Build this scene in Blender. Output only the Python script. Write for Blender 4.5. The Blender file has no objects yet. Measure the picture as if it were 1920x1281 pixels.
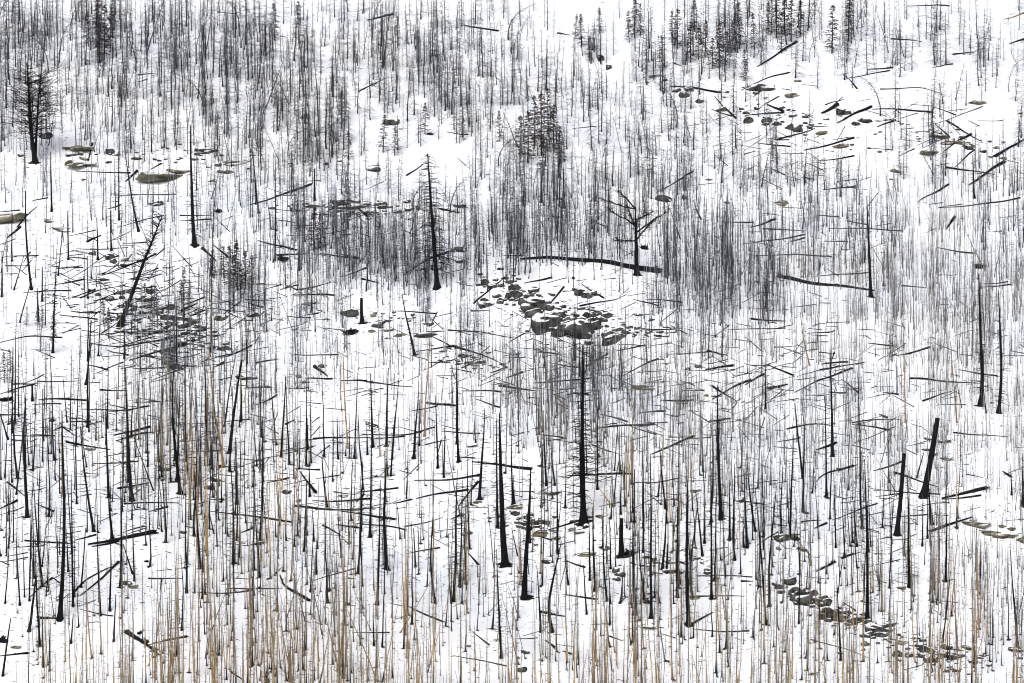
import bpy, bmesh, math
import numpy as np
from mathutils import Vector

# ------------------------------------------------------------------ camera, sky, sun, exposure
SC = bpy.context.scene
COL = SC.collection
R = math.radians
PITCH = R(-3.0)
FPX = 7400.0                        # focal length in pixels of a 1920 wide picture
cam = bpy.data.cameras.new("camera"); camo = bpy.data.objects.new("camera", cam); COL.objects.link(camo)
cam.sensor_width = 36.0; cam.lens = 36.0 * FPX / 1920.0
cam.clip_start = 1.0; cam.clip_end = 6000.0
camo.location = (0, 0, 0); camo.rotation_euler = (R(90) + PITCH, 0, 0)
SC.camera = camo

world = bpy.data.worlds.new("World"); SC.world = world; world.use_nodes = True
wn = world.node_tree; wn.nodes.clear()
sky = wn.nodes.new("ShaderNodeTexSky"); sky.sky_type = 'NISHITA'; sky.sun_disc = False
sky.sun_elevation = R(48); sky.sun_rotation = R(200); sky.air_density = 1.0; sky.dust_density = 4.0
hs = wn.nodes.new("ShaderNodeHueSaturation"); hs.inputs['Saturation'].default_value = 0.36
bg = wn.nodes.new("ShaderNodeBackground"); bg.inputs['Strength'].default_value = 0.15
wo = wn.nodes.new("ShaderNodeOutputWorld")
wn.links.new(sky.outputs[0], hs.inputs['Color']); wn.links.new(hs.outputs[0], bg.inputs[0]); wn.links.new(bg.outputs[0], wo.inputs[0])
sd = bpy.data.lights.new("sun", 'SUN'); sd.energy = 1.3; sd.angle = R(25); sd.color = (1.0, 0.985, 0.96)
so = bpy.data.objects.new("sun", sd); COL.objects.link(so)
_az, _el = R(200), R(48)
so.rotation_euler = Vector((math.sin(_az) * math.cos(_el), math.cos(_az) * math.cos(_el), math.sin(_el))).to_track_quat('Z', 'Y').to_euler()
SC.view_settings.view_transform = 'Standard'; SC.view_settings.look = 'None'; SC.view_settings.gamma = 1.0
SC.view_settings.use_curve_mapping = False
SC.view_settings.exposure = -0.07
SC.cycles.filter_width = 1.0
SC.cycles.max_bounces = 4; SC.cycles.diffuse_bounces = 2

rng = np.random.default_rng(11)

# ------------------------------------------------------------------ materials
def new_mat(name):
    m = bpy.data.materials.new(name); m.use_nodes = True
    nt = m.node_tree; b = nt.nodes['Principled BSDF']
    b.inputs['Specular IOR Level'].default_value = 0.15
    return m, nt, b

def snow_mat():
    m, nt, b = new_mat("snow")
    b.inputs['Roughness'].default_value = 0.9
    tc = nt.nodes.new("ShaderNodeTexCoord")
    n = nt.nodes.new("ShaderNodeTexNoise"); n.inputs['Scale'].default_value = 0.05; n.inputs['Detail'].default_value = 6
    r = nt.nodes.new("ShaderNodeValToRGB")
    r.color_ramp.elements[0].position = 0.3; r.color_ramp.elements[0].color = (0.83, 0.86, 0.92, 1)
    r.color_ramp.elements[1].position = 0.6; r.color_ramp.elements[1].color = (0.90, 0.905, 0.93, 1)
    nt.links.new(tc.outputs['Object'], n.inputs['Vector']); nt.links.new(n.outputs['Fac'], r.inputs['Fac'])
    nt.links.new(r.outputs[0], b.inputs['Base Color'])
    n2 = nt.nodes.new("ShaderNodeTexNoise"); n2.inputs['Scale'].default_value = 1.3; n2.inputs['Detail'].default_value = 4
    bp = nt.nodes.new("ShaderNodeBump"); bp.inputs['Strength'].default_value = 0.35; bp.inputs['Distance'].default_value = 0.12
    nt.links.new(tc.outputs['Object'], n2.inputs['Vector']); nt.links.new(n2.outputs['Fac'], bp.inputs['Height'])
    nt.links.new(bp.outputs[0], b.inputs['Normal'])
    return m

def bark_mat():
    """bark whose colour comes from the mesh's own tint (char, bare tan wood, grey wood with a painted haze tinge), broken up by noise"""
    m, nt, b = new_mat("burnt_bark")
    b.inputs['Roughness'].default_value = 0.85
    at = nt.nodes.new("ShaderNodeAttribute"); at.attribute_name = "tint"
    tc = nt.nodes.new("ShaderNodeTexCoord")
    mp = nt.nodes.new("ShaderNodeMapping"); mp.inputs['Scale'].default_value = (6, 6, 0.9)
    n = nt.nodes.new("ShaderNodeTexNoise"); n.inputs['Scale'].default_value = 1.0; n.inputs['Detail'].default_value = 5
    mr = nt.nodes.new("ShaderNodeMapRange"); mr.inputs[1].default_value = 0.3; mr.inputs[2].default_value = 0.7
    mr.inputs[3].default_value = 0.55; mr.inputs[4].default_value = 1.5
    oi = nt.nodes.new("ShaderNodeObjectInfo")
    mr2 = nt.nodes.new("ShaderNodeMapRange"); mr2.inputs[3].default_value = 0.75; mr2.inputs[4].default_value = 1.3
    mu = nt.nodes.new("ShaderNodeMath"); mu.operation = 'MULTIPLY'
    vm = nt.nodes.new("ShaderNodeVectorMath"); vm.operation = 'SCALE'
    nt.links.new(tc.outputs['Object'], mp.inputs['Vector']); nt.links.new(mp.outputs[0], n.inputs['Vector'])
    nt.links.new(n.outputs['Fac'], mr.inputs[0]); nt.links.new(oi.outputs['Random'], mr2.inputs[0])
    nt.links.new(mr.outputs[0], mu.inputs[0]); nt.links.new(mr2.outputs[0], mu.inputs[1])
    nt.links.new(at.outputs['Color'], vm.inputs[0]); nt.links.new(mu.outputs[0], vm.inputs['Scale'])
    nt.links.new(vm.outputs[0], b.inputs['Base Color'])
    return m

def rock_mat(name, c0, c1, snow):
    m, nt, b = new_mat(name)
    b.inputs['Roughness'].default_value = 0.92
    tc = nt.nodes.new("ShaderNodeTexCoord")
    n = nt.nodes.new("ShaderNodeTexNoise"); n.inputs['Scale'].default_value = 2.2; n.inputs['Detail'].default_value = 8
    r = nt.nodes.new("ShaderNodeValToRGB")
    r.color_ramp.elements[0].position = 0.36; r.color_ramp.elements[0].color = (*c0, 1)
    r.color_ramp.elements[1].position = 0.66; r.color_ramp.elements[1].color = (*c1, 1)
    nt.links.new(tc.outputs['Object'], n.inputs['Vector']); nt.links.new(n.outputs['Fac'], r.inputs['Fac'])
    v = nt.nodes.new("ShaderNodeTexVoronoi"); v.inputs['Scale'].default_value = 3.5
    bp = nt.nodes.new("ShaderNodeBump"); bp.inputs['Strength'].default_value = 0.6; bp.inputs['Distance'].default_value = 0.15
    nt.links.new(tc.outputs['Object'], v.inputs['Vector']); nt.links.new(v.outputs['Distance'], bp.inputs['Height'])
    nt.links.new(bp.outputs[0], b.inputs['Normal'])
    geo = nt.nodes.new("ShaderNodeNewGeometry"); sep = nt.nodes.new("ShaderNodeSeparateXYZ")
    nt.links.new(geo.outputs['Normal'], sep.inputs[0])
    n3 = nt.nodes.new("ShaderNodeTexNoise"); n3.inputs['Scale'].default_value = 1.7; n3.inputs['Detail'].default_value = 4
    nt.links.new(tc.outputs['Object'], n3.inputs['Vector'])
    ad = nt.nodes.new("ShaderNodeMath"); ad.operation = 'MULTIPLY_ADD'; ad.inputs[1].default_value = 0.7
    nt.links.new(n3.outputs['Fac'], ad.inputs[0]); nt.links.new(sep.outputs['Z'], ad.inputs[2])
    mr = nt.nodes.new("ShaderNodeMapRange"); mr.inputs[1].default_value = snow; mr.inputs[2].default_value = snow + 0.08
    nt.links.new(ad.outputs[0], mr.inputs[0])
    mx = nt.nodes.new("ShaderNodeMixRGB"); mx.inputs['Color2'].default_value = (0.88, 0.89, 0.92, 1)
    nt.links.new(mr.outputs[0], mx.inputs['Fac']); nt.links.new(r.outputs[0], mx.inputs['Color1'])
    nt.links.new(mx.outputs[0], b.inputs['Base Color'])
    return m

M_SNOW = snow_mat(); M_BARK = bark_mat()
M_ROCK = rock_mat("snow_dusted_rock", (0.012, 0.012, 0.012), (0.115, 0.113, 0.105), 1.05)
M_SLAB = rock_mat("bare_slab_rock", (0.05, 0.046, 0.034), (0.27, 0.245, 0.175), 1.24)

# ------------------------------------------------------------------ terrain and rays
SLOPE = 0.313
def hz(x, y):
    x = np.asarray(x, float); y = np.asarray(y, float)
    base = np.interp(y, [-400, 200, 300, 370, 640, 900, 1500, 3500], [-62, -66, -63, -52.0, -52.0 + 270 * SLOPE, 105, 190, 240])
    u = (0.95 * np.sin(0.105 * y + 1.6 * np.sin(0.045 * x + 0.4) + 0.8) + 0.75 * np.sin(0.062 * x + 0.04 * y + 1.0)
         + 0.35 * np.sin(0.21 * x - 0.12 * y + 2.0) + 0.30 * np.sin(0.27 * y + 0.19 * x + 1.2 * np.sin(0.08 * x))
         + 0.10 * np.sin(0.9 * x + 0.4 * y) + 0.08 * np.sin(0.7 * y - 0.8 * x + 1.0))
    return base + u

CP, SP = math.cos(PITCH), math.sin(PITCH)
def raydir(u, v):
    a = (np.asarray(u, float) - 960.0) / FPX; b = -(np.asarray(v, float) - 640.5) / FPX
    return np.stack([a, CP - b * SP, SP + b * CP], -1)

def ground(u, v):
    """point of the hillside behind pixel (u, v) of the 1920 x 1281 picture"""
    d = raydir(np.atleast_1d(u), np.atleast_1d(v)); d = d / d[:, 1:2]
    ts = np.arange(300.0, 760.0, 1.0)
    X = d[:, 0:1] * ts; Z = d[:, 2:3] * ts
    below = Z < hz(X, np.broadcast_to(ts, X.shape))
    k = np.argmax(below, 1); k = np.where(below.any(1), k, len(ts) - 1); k = np.maximum(k, 1)
    lo, hi = ts[k - 1], ts[k]
    for _ in range(12):
        m = (lo + hi) / 2; b = d[:, 2] * m < hz(d[:, 0] * m, m)
        hi = np.where(b, m, hi); lo = np.where(b, lo, m)
    y = (lo + hi) / 2
    return np.stack([d[:, 0] * y, y, hz(d[:, 0] * y, y)], -1)

def on_plane(u, v, y):
    d = raydir(u, v); return d / d[..., 1:2] * y

def pixel(P):
    P = np.atleast_2d(P); f = P[:, 1] * CP + P[:, 2] * SP; w = -P[:, 1] * SP + P[:, 2] * CP
    return np.stack([960 + FPX * P[:, 0] / f, 640.5 - FPX * w / f], -1)

# ------------------------------------------------------------------ mesh helpers
def tubes(P, Rd, sides, Cc):
    """n tubes of K rings: P (n,K,3), Rd (n,K), Cc (n,K,3) -> verts, triangles, colours"""
    n, K, _ = P.shape
    T = np.gradient(P, axis=1); T /= np.linalg.norm(T, axis=2, keepdims=True) + 1e-9
    mean = P[:, -1] - P[:, 0]; mean /= np.linalg.norm(mean, axis=1, keepdims=True) + 1e-9
    ref = np.where(np.abs(mean[:, 2:3]) > 0.8, np.array([[0, 1.0, 0]]), np.array([[0, 0, 1.0]]))[:, None, :]
    A = np.cross(T, ref); A /= np.linalg.norm(A, axis=2, keepdims=True) + 1e-9
    B = np.cross(T, A)
    th = np.arange(sides) * 2 * math.pi / sides + 0.3
    V = P[:, :, None, :] + Rd[:, :, None, None] * (np.cos(th)[None, None, :, None] * A[:, :, None, :] + np.sin(th)[None, None, :, None] * B[:, :, None, :])
    V = V.reshape(-1, 3)
    C = np.repeat(Cc.reshape(-1, 3), sides, 0)
    i = np.arange(sides); j = (i + 1) % sides
    k = np.arange(K - 1)
    a = (k[:, None] * sides + i); b = (k[:, None] * sides + j); c = a + sides; d = b + sides
    f = np.concatenate([np.stack([a, c, b], -1).reshape(-1, 3), np.stack([b, c, d], -1).reshape(-1, 3)])
    cap = np.array([[(K - 1) * sides, (K - 1) * sides + q, (K - 1) * sides + q + 1] for q in range(1, sides - 1)])
    cap0 = np.array([[0, q + 1, q] for q in range(1, sides - 1)])
    f = np.concatenate([f, cap[:, ::-1], cap0[:, ::-1]])
    F = (f[None] + (np.arange(n) * K * sides)[:, None, None]).reshape(-1, 3)
    return V, F, C

def cat(parts):
    Vs, Fs, Cs, o = [], [], [], 0
    for V, F, C in parts:
        Vs.append(V); Fs.append(F + o); Cs.append(C); o += len(V)
    return np.concatenate(Vs), np.concatenate(Fs), np.concatenate(Cs)

def mesh(name, g, mat, smooth=False):
    V, F, C = g
    me = bpy.data.meshes.new(name)
    me.vertices.add(len(V)); me.vertices.foreach_set("co", np.ascontiguousarray(V, dtype=np.float32).ravel())
    me.loops.add(len(F) * 3); me.loops.foreach_set("vertex_index", np.ascontiguousarray(F, dtype=np.int32).ravel())
    me.polygons.add(len(F)); me.polygons.foreach_set("loop_start", np.arange(0, len(F) * 3, 3, dtype=np.int32))
    me.update(calc_edges=True)
    if C is not None:
        at = me.color_attributes.new("tint", 'FLOAT_COLOR', 'POINT')
        at.data.foreach_set("color", np.concatenate([C, np.ones((len(C), 1))], 1).astype(np.float32).ravel())
    if smooth: me.polygons.foreach_set("use_smooth", np.ones(len(F), dtype=bool))
    me.materials.append(mat)
    return me

def put(name, data, parent=None, loc=(0, 0, 0)):
    o = bpy.data.objects.new(name, data); COL.objects.link(o)
    o.location = loc
    if parent is not None: o.parent = parent
    return o

def tag(o, cat_, group=None, label=None, kind=None):
    if cat_: o['category'] = cat_
    if group: o['group'] = group
    if label: o['label'] = label
    if kind: o['kind'] = kind

CHAR = np.array([0.006, 0.006, 0.007]); HAZE_GREY = np.array([0.064, 0.072, 0.084]); TAN = np.array([0.42, 0.29, 0.135])  # the grey has the bluish haze over distant stems mixed into its colour
PALE = np.array([0.135, 0.125, 0.112]); ORANGE = np.array([0.33, 0.21, 0.10]); BROWN = np.array([0.045, 0.028, 0.022]); ASH = np.array([0.215, 0.24, 0.27])

def limbs(p0, az, L, e0, e1, r0, col, K=4, sides=3, wob=0.12, g=rng):
    """n curved limbs starting at p0, heading az, elevation running from e0 to e1"""
    n = len(L)
    s = np.linspace(0, 1, K)
    P = np.zeros((n, K, 3)); P[:, 0] = p0
    azk = az.copy()
    for k in range(1, K):
        e = e0 + (e1 - e0) * s[k] + g.normal(0, wob, n); azk = azk + g.normal(0, wob, n)
        d = np.stack([np.cos(azk) * np.cos(e), np.sin(azk) * np.cos(e), np.sin(e)], -1)
        P[:, k] = P[:, k - 1] + d * (L / (K - 1))[:, None]
    Rd = np.asarray(r0).reshape(-1, 1) * np.linspace(1, 0.3, K)[None, :]
    Rd = np.broadcast_to(Rd, (n, K))
    return P, Rd, np.broadcast_to(col, (n, K, 3))

def rotm(rx, ry, rz):
    cx, sx, cy, sy, cz, sz = math.cos(rx), math.sin(rx), math.cos(ry), math.sin(ry), math.cos(rz), math.sin(rz)
    X = np.array([[1, 0, 0], [0, cx, -sx], [0, sx, cx]]); Y = np.array([[cy, 0, sy], [0, 1, 0], [-sy, 0, cy]]); Z = np.array([[cz, -sz, 0], [sz, cz, 0], [0, 0, 1]])
    return Z @ Y @ X

def along(path, t):
    """points on polyline path (K,3) at fractions t"""
    s = np.linspace(0, 1, len(path)); return np.stack([np.interp(t, s, path[:, i]) for i in range(3)], -1)

# ------------------------------------------------------------------ ground
def axis(lo, a, b, hi, fine, coarse):
    return np.unique(np.concatenate([np.arange(lo, a, coarse), np.arange(a, b, fine), np.arange(b, hi + coarse, coarse)]))
xs = axis(-900, -110, 110, 900, 1.0, 20); ys = axis(-400, 330, 660, 3500, 1.0, 20)
XX, YY = np.meshgrid(xs, ys, indexing='ij'); ZZ = hz(XX, YY)
V = np.stack([XX, YY, ZZ], -1).reshape(-1, 3); ny = len(ys)
ii, jj = np.meshgrid(np.arange(len(xs) - 1), np.arange(ny - 1), indexing='ij')
a = (ii * ny + jj).ravel(); b = a + ny; c = a + 1; d = b + 1
F = np.concatenate([np.stack([a, b, d], -1), np.stack([a, d, c], -1)])
go = put("snow_ground", mesh("snow_ground", (V, F, None), M_SNOW, True)); tag(go, None, kind='structure', label="snow covered hillside")

# ------------------------------------------------------------------ everything that gets a label later
THINGS = []      # dicts: obj, kind, px (point in the picture), look
def reg(o, kind, px, look, lm=None, rank=0.0): THINGS.append(dict(o=o, kind=kind, px=np.array(px, float), look=look, lm=lm, rank=rank))

# ------------------------------------------------------------------ hand placed standing snags
# each: pixel polyline base -> top, width in px at the base, style, [landmark phrase]
# styles: n bare, u few twigs, t twiggy, b strong limbs, d dense brush, f forked, x broken top; capital T/O: tan / orange wood
S = []
def A(pts, w, st='u', lm=None): S.append((pts, w, st, lm))
A([(66,305),(60,262),(56,220),(54,170),(50,118)], 10, 'd', "twin-stemmed bushy snag")
A([(365,461),(362,420),(359,340),(357,280),(357,235)], 9, 't', "tall upper-left snag")
A([(225,611),(240,570),(262,510),(283,455),(303,405)], 10, 'dl', "thick snag leaning right")
A([(820,540),(815,470),(810,400),(806,340),(803,288)], 11, 'd', "brushy-crowned tall snag")
A([(1194,516),(1193,470),(1192,430),(1191,388)], 11, 'f', "forked snag over the big log")
A([(679,606),(677,585),(677,559)], 8, 'x', "pale-tipped broken stub")
A([(777,666),(770,630),(760,590),(754,550)], 6, 'u', "short snag leaning left")
A([(1633,557),(1631,500),(1628,430),(1625,368)], 8, 'u', "lone snag by the leaning log")
A([(1838,762),(1843,715),(1842,680),(1840,620),(1838,560),(1838,515)], 10, 't', "thicker of the paired snags")
A([(1872,775),(1877,725),(1878,680),(1875,600),(1873,545)], 8, 't', "thinner of the paired snags")
A([(1731,932),(1742,880),(1750,830),(1758,784)], 14, 'x', "fat broken-topped trunk")
A([(1682,1003),(1687,950),(1691,900),(1695,850)], 11, 'x', "straight broken trunk")
A([(1094,981),(1092,900),(1091,820),(1092,740),(1092,645)], 14, 'b', "limby central snag")
A([(947,1059),(943,1000),(939,920),(937,850),(936,775)], 14, 't', "massive leaning-back trunk")
A([(983,1122),(985,1060),(989,1000),(993,950),(995,876)], 12, 't', "trunk beside the slab cluster")
A([(1166,1043),(1165,1010),(1166,972)], 11, 'x', "wide-footed burnt stub")
A([(1291,1172),(1288,1100),(1287,1020),(1290,950),(1289,900)], 10, 't', "fork-shouldered trunk")
A([(112,1162),(117,1090),(120,1010),(121,940),(117,850),(116,770)], 10, 't', "flared-root trunk")
A([(725,1068),(722,1020),(720,960),(723,910),(722,845)], 8, 't', "fan-twigged snag")
A([(247,940),(241,860),(239,790),(236,720),(236,690)], 9, 't', "twiggy trunk over crossed logs")
A([(488,1016),(491,960),(493,880),(492,780)], 7, 't', "wide-mounded snag")
A([(1561,856),(1560,790),(1557,710),(1556,655)], 7, 'u', "slim black-footed snag")
A([(1352,974),(1349,910),(1346,850),(1344,720)], 9, 't', "trunk by the dark mound")
A([(1626,1160),(1626,1080),(1625,1000),(1622,930),(1620,860)], 8, 't', "tall trunk by the rock ribbon")
A([(1035,1186),(1028,1140),(1033,1105),(1042,1065),(1053,1015)], 8, 't', "crooked trunk")
A([(339,926),(332,865),(326,790),(327,720),(331,680)], 8, 't', "back-leaning black trunk")
A([(51,970),(46,880),(43,810),(48,745)], 8, 'u', "left-edge black trunk")
L0 = """73,158 71,255?"""
RAW = """
80,1100 73,1030 68,960 65,905|6|u
31,927 38,860 44,790|4|u
2,900 2,780|3|n
9,896 14,800|3|n
22,905 20,770|3|u
15,824 2,780 -6,765|4|n
23,812 25,650|4|u
35,782 34,655|3|u
48,875 48,650|3|u
80,866 79,730|3|n
61,752 61,722|5|x
132,806 137,645|3|u
126,792 119,705|3|u
160,722 166,680 173,642|4|n
164,801 165,690 172,600|5|n
167,810 169,690|3|n
201,803 204,660|4|u
180,826 181,750|3|u
204,933 201,830 200,760|6|u
211,1012 206,960 203,880|6|u
240,905 238,800|4|u
296,822 303,770 309,720|4|n
354,900 348,840 346,720 346,640|4|t
277,875 276,770|4|u
288,920 268,865 246,800|3|n
291,910 291,820|3|u
387,853 385,740 382,640|5|t
419,874 413,830 400,760 391,650|7|uO
430,850 437,790 447,710 454,675|7|n
435,800 444,735 452,675|5|n
421,800 433,710 445,650|4|u
444,945 442,820|6|t
437,1058 438,960 432,850|5|t
378,950 377,825|4|u
162,876 150,800|3|n
144,945 141,830|4|n
176,997 165,940 155,870 149,800|6|u
118,932 114,800|5|uT
16,1028 18,960 20,910|3|n
37,1135 30,1006|4|n
46,1120 42,1025|3|n
55,1127 58,1000 60,930|4|u
63,1085 61,960|5|u
86,1118 92,1010|3|u
79,1063 88,960|3|u
128,1073 124,990|4|u
137,1137 134,960 133,890|5|t
140,1120 139,960|3|u
152,1102 160,990|4|n
188,1155 184,1050 183,980|5|u
206,1146 208,1060 206,1000|5|u
226,1102 228,1030 228,880|6|u
252,1090 250,1010 248,930|4|u
249,1077 231,1020|4|n
82,1251 80,1180 80,1130|4|n
93,1258 92,1180|4|n
54,1184 58,1160 65,1100 67,1070|6|n
5,1268 12,1210 20,1158|5|n
213,1203 217,1115|4|n
133,1207 137,1150|4|n
375,1067 371,1000 367,960 364,880|6|u
341,1182 343,1100 338,1040|4|u
389,1130 389,1040 388,950 388,850|6|uT
379,1123 380,1000|4|u
401,1001 392,960|3|n
475,1160 473,1080|5|u
527,857 531,780 535,706|5|n
529,917 531,800|4|uT
490,820 487,740 487,680|4|u
487,878 486,815|4|u
577,843 575,785|5|x
583,868 583,725|4|u
581,931 580,850|4|u
561,880 564,760|3|u
624,903 626,780|3|u
634,861 632,780|4|u
648,855 648,835|3|n
652,841 648,790 645,730 643,658|5|nT
664,860 668,740 670,690|4|u
655,860 655,770|3|u
699,838 697,760 694,700|6|t
694,1007 696,940 697,870 697,815|6|t
713,856 710,760|4|uT
725,837 725,760 728,690|6|u
689,853 688,790|4|u
726,893 725,840|5|u
733,893 738,800 743,765|4|u
735,862 742,770 748,700|4|u
776,860 779,810 784,760 786,725|6|u
786,836 785,750|3|n
762,935 766,830|3|u
796,818 798,740 803,700 806,635|5|nO
821,878 819,820 816,740|5|u
832,896 834,800 835,750|4|u
860,866 857,800 859,690|6|u
856,833 856,720 855,604|4|u
899,937 903,870 908,800 909,765|7|t
850,1128 855,1060 855,960 857,880|7|t
892,830 890,790|3|u
933,990 931,860 931,785|6|t
613,951 605,890 603,860|5|n
681,918 678,880 673,830 671,780|4|n
707,1134 709,1080 711,1000 713,900|6|t
701,1211 700,1130|4|u
640,1046 634,980 633,940|4|u
574,1004 574,960 575,900|6|u
588,1015 585,950|4|u
570,1035 572,960|4|u
592,1077 594,1010|5|u
816,1132 810,1100 807,1050 812,960|6|u
846,1132 842,1090 840,1000|4|u
862,1101 865,1030 867,900|5|t
874,1096 872,1030 873,950|5|t
940,1234 936,1160 933,1100 931,1030|6|t
542,1278 542,1222|6|u
545,1276 545,1230|4|u
779,1063 775,990|4|n
785,1070 784,995|3|u
750,1011 745,950|3|n
655,1020 652,940|4|u
582,1110 587,1000|4|u
750,1187 785,1130 818,1070|3|nT
961,947 959,880 958,810|5|u
965,947 963,890|4|u
1120,918 1120,840 1121,760|5|t
1150,951 1155,890 1161,862|4|n
1152,883 1157,800|3|n
1184,865 1187,790|3|n
1190,980 1190,880|4|n
1164,965 1164,870|4|u
1178,885 1174,820|3|nT
1206,1036 1207,960 1207,870|5|u
1248,954 1240,880 1236,820|5|u
1270,1120 1268,1060 1270,950|6|u
1273,1094 1270,1040 1269,950|7|u
1295,1050 1302,1000 1309,930|5|u
1221,1159 1219,1060 1220,960 1218,850|7|t
1208,1125 1200,1060 1196,990|5|u
1191,1153 1189,1100 1186,1040 1187,940|7|t
1186,1205 1187,1120|4|u
1163,1131 1170,1060|4|u
1138,1127 1132,1060 1128,950|5|t
1145,1067 1141,960|4|u
1106,1088 1104,970|5|u
1116,1108 1113,1020 1112,950|6|u
1143,1172 1143,1080|4|u
1100,1152 1094,1060|4|n
1066,1097 1060,1050 1060,950|4|u
1045,1035 1045,960 1043,865|5|u
1014,1186 1010,1100 1007,1060|5|u
971,1043 960,990|3|n
994,1018 993,950|4|u
1025,910 1022,840 1020,770|5|u
1040,910 1034,850 1032,820|4|u
1015,952 1017,830|4|u
1242,1068 1248,1020 1251,940|6|u
1250,1075 1251,1020|5|n
1334,1123 1334,1040 1333,980 1333,880|6|t
1377,1050 1375,1010 1376,960 1377,870|6|u
1368,1013 1367,900|6|u
1321,1018 1321,940|5|u
1317,1042 1310,980 1304,920|5|u
1401,1027 1398,960 1394,880|5|u
1416,996 1410,960 1404,910 1400,850|5|u
1436,1171 1432,1100 1425,1020 1415,910|6|u
1443,1137 1441,1080 1446,1010 1455,910|6|u
1505,897 1500,850 1492,780 1490,755|5|n
1481,1010 1483,940 1487,850 1488,815|6|t
1465,1002 1463,960 1468,870|5|t
1498,1170 1500,1060 1500,970|4|u
1535,1190 1540,1080|4|u
1576,1239 1572,1150 1568,1080|5|u
1567,1027 1566,960 1564,880|4|u
1617,991 1614,950 1613,880 1613,810|6|t
1629,1035 1628,940|4|u
1612,812 1610,740 1606,690|4|u
1698,793 1696,720 1697,660|5|uT
1667,905 1665,825|4|n
1748,984 1744,950 1741,900|7|u
1745,1024 1742,950|4|n
1739,1010 1740,930|4|n
1719,896 1732,850|4|n
1849,775 1845,730|3|n
1794,793 1790,740 1785,690 1782,640|4|nO
1518,686 1512,660 1505,630 1500,585|4|nT
1897,928 1895,870|4|u
1918,950 1918,850|6|u
1705,1101 1703,1040 1703,960 1701,890|7|t
1761,1075 1760,960|4|u
1767,1206 1775,1140 1781,1070|4|n
1838,1115 1838,1010|4|u
1909,1218 1903,1150 1897,1080 1894,1030|6|u
1762,1310 1762,1180|6|nT
1729,1024 1731,940|4|u
1599,1018 1597,950|4|u
1607,1025 1602,950|4|u
3,557 2,470|4|n
22,490 22,358|3|n
26,544 45,480|3|n
37,605 60,520|3|n
59,543 52,480 48,430 47,358|5|n
79,565 79,500|4|n
72,604 70,540|4|n
99,662 100,600 101,560 103,508|5|d
128,487 127,395|4|n
109,517 114,470 119,420|3|n
183,487 182,410|4|n
209,470 208,395|4|n
165,560 164,480|3|n
97,397 95,285|4|n
260,434 249,385 240,330 235,285|5|u
223,413 223,285|4|u
485,400 479,345 474,290|4|n
515,490 517,400 516,300|4|u
561,507 560,420|4|u
590,382 589,316|5|n
233,673 232,590|4|u
332,690 331,560|4|u
1435,767 1436,670|4|u
1827,372 1825,290|5|u
858,400 857,330|3|u
1015,380 1014,300|5|u
1057,390 1056,310|5|u
"""
for ln in RAW.strip().splitlines():
    p, w, st = ln.split('|')
    A([tuple(float(q) for q in t.split(',')) for t in p.split()], float(w), st)

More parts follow.
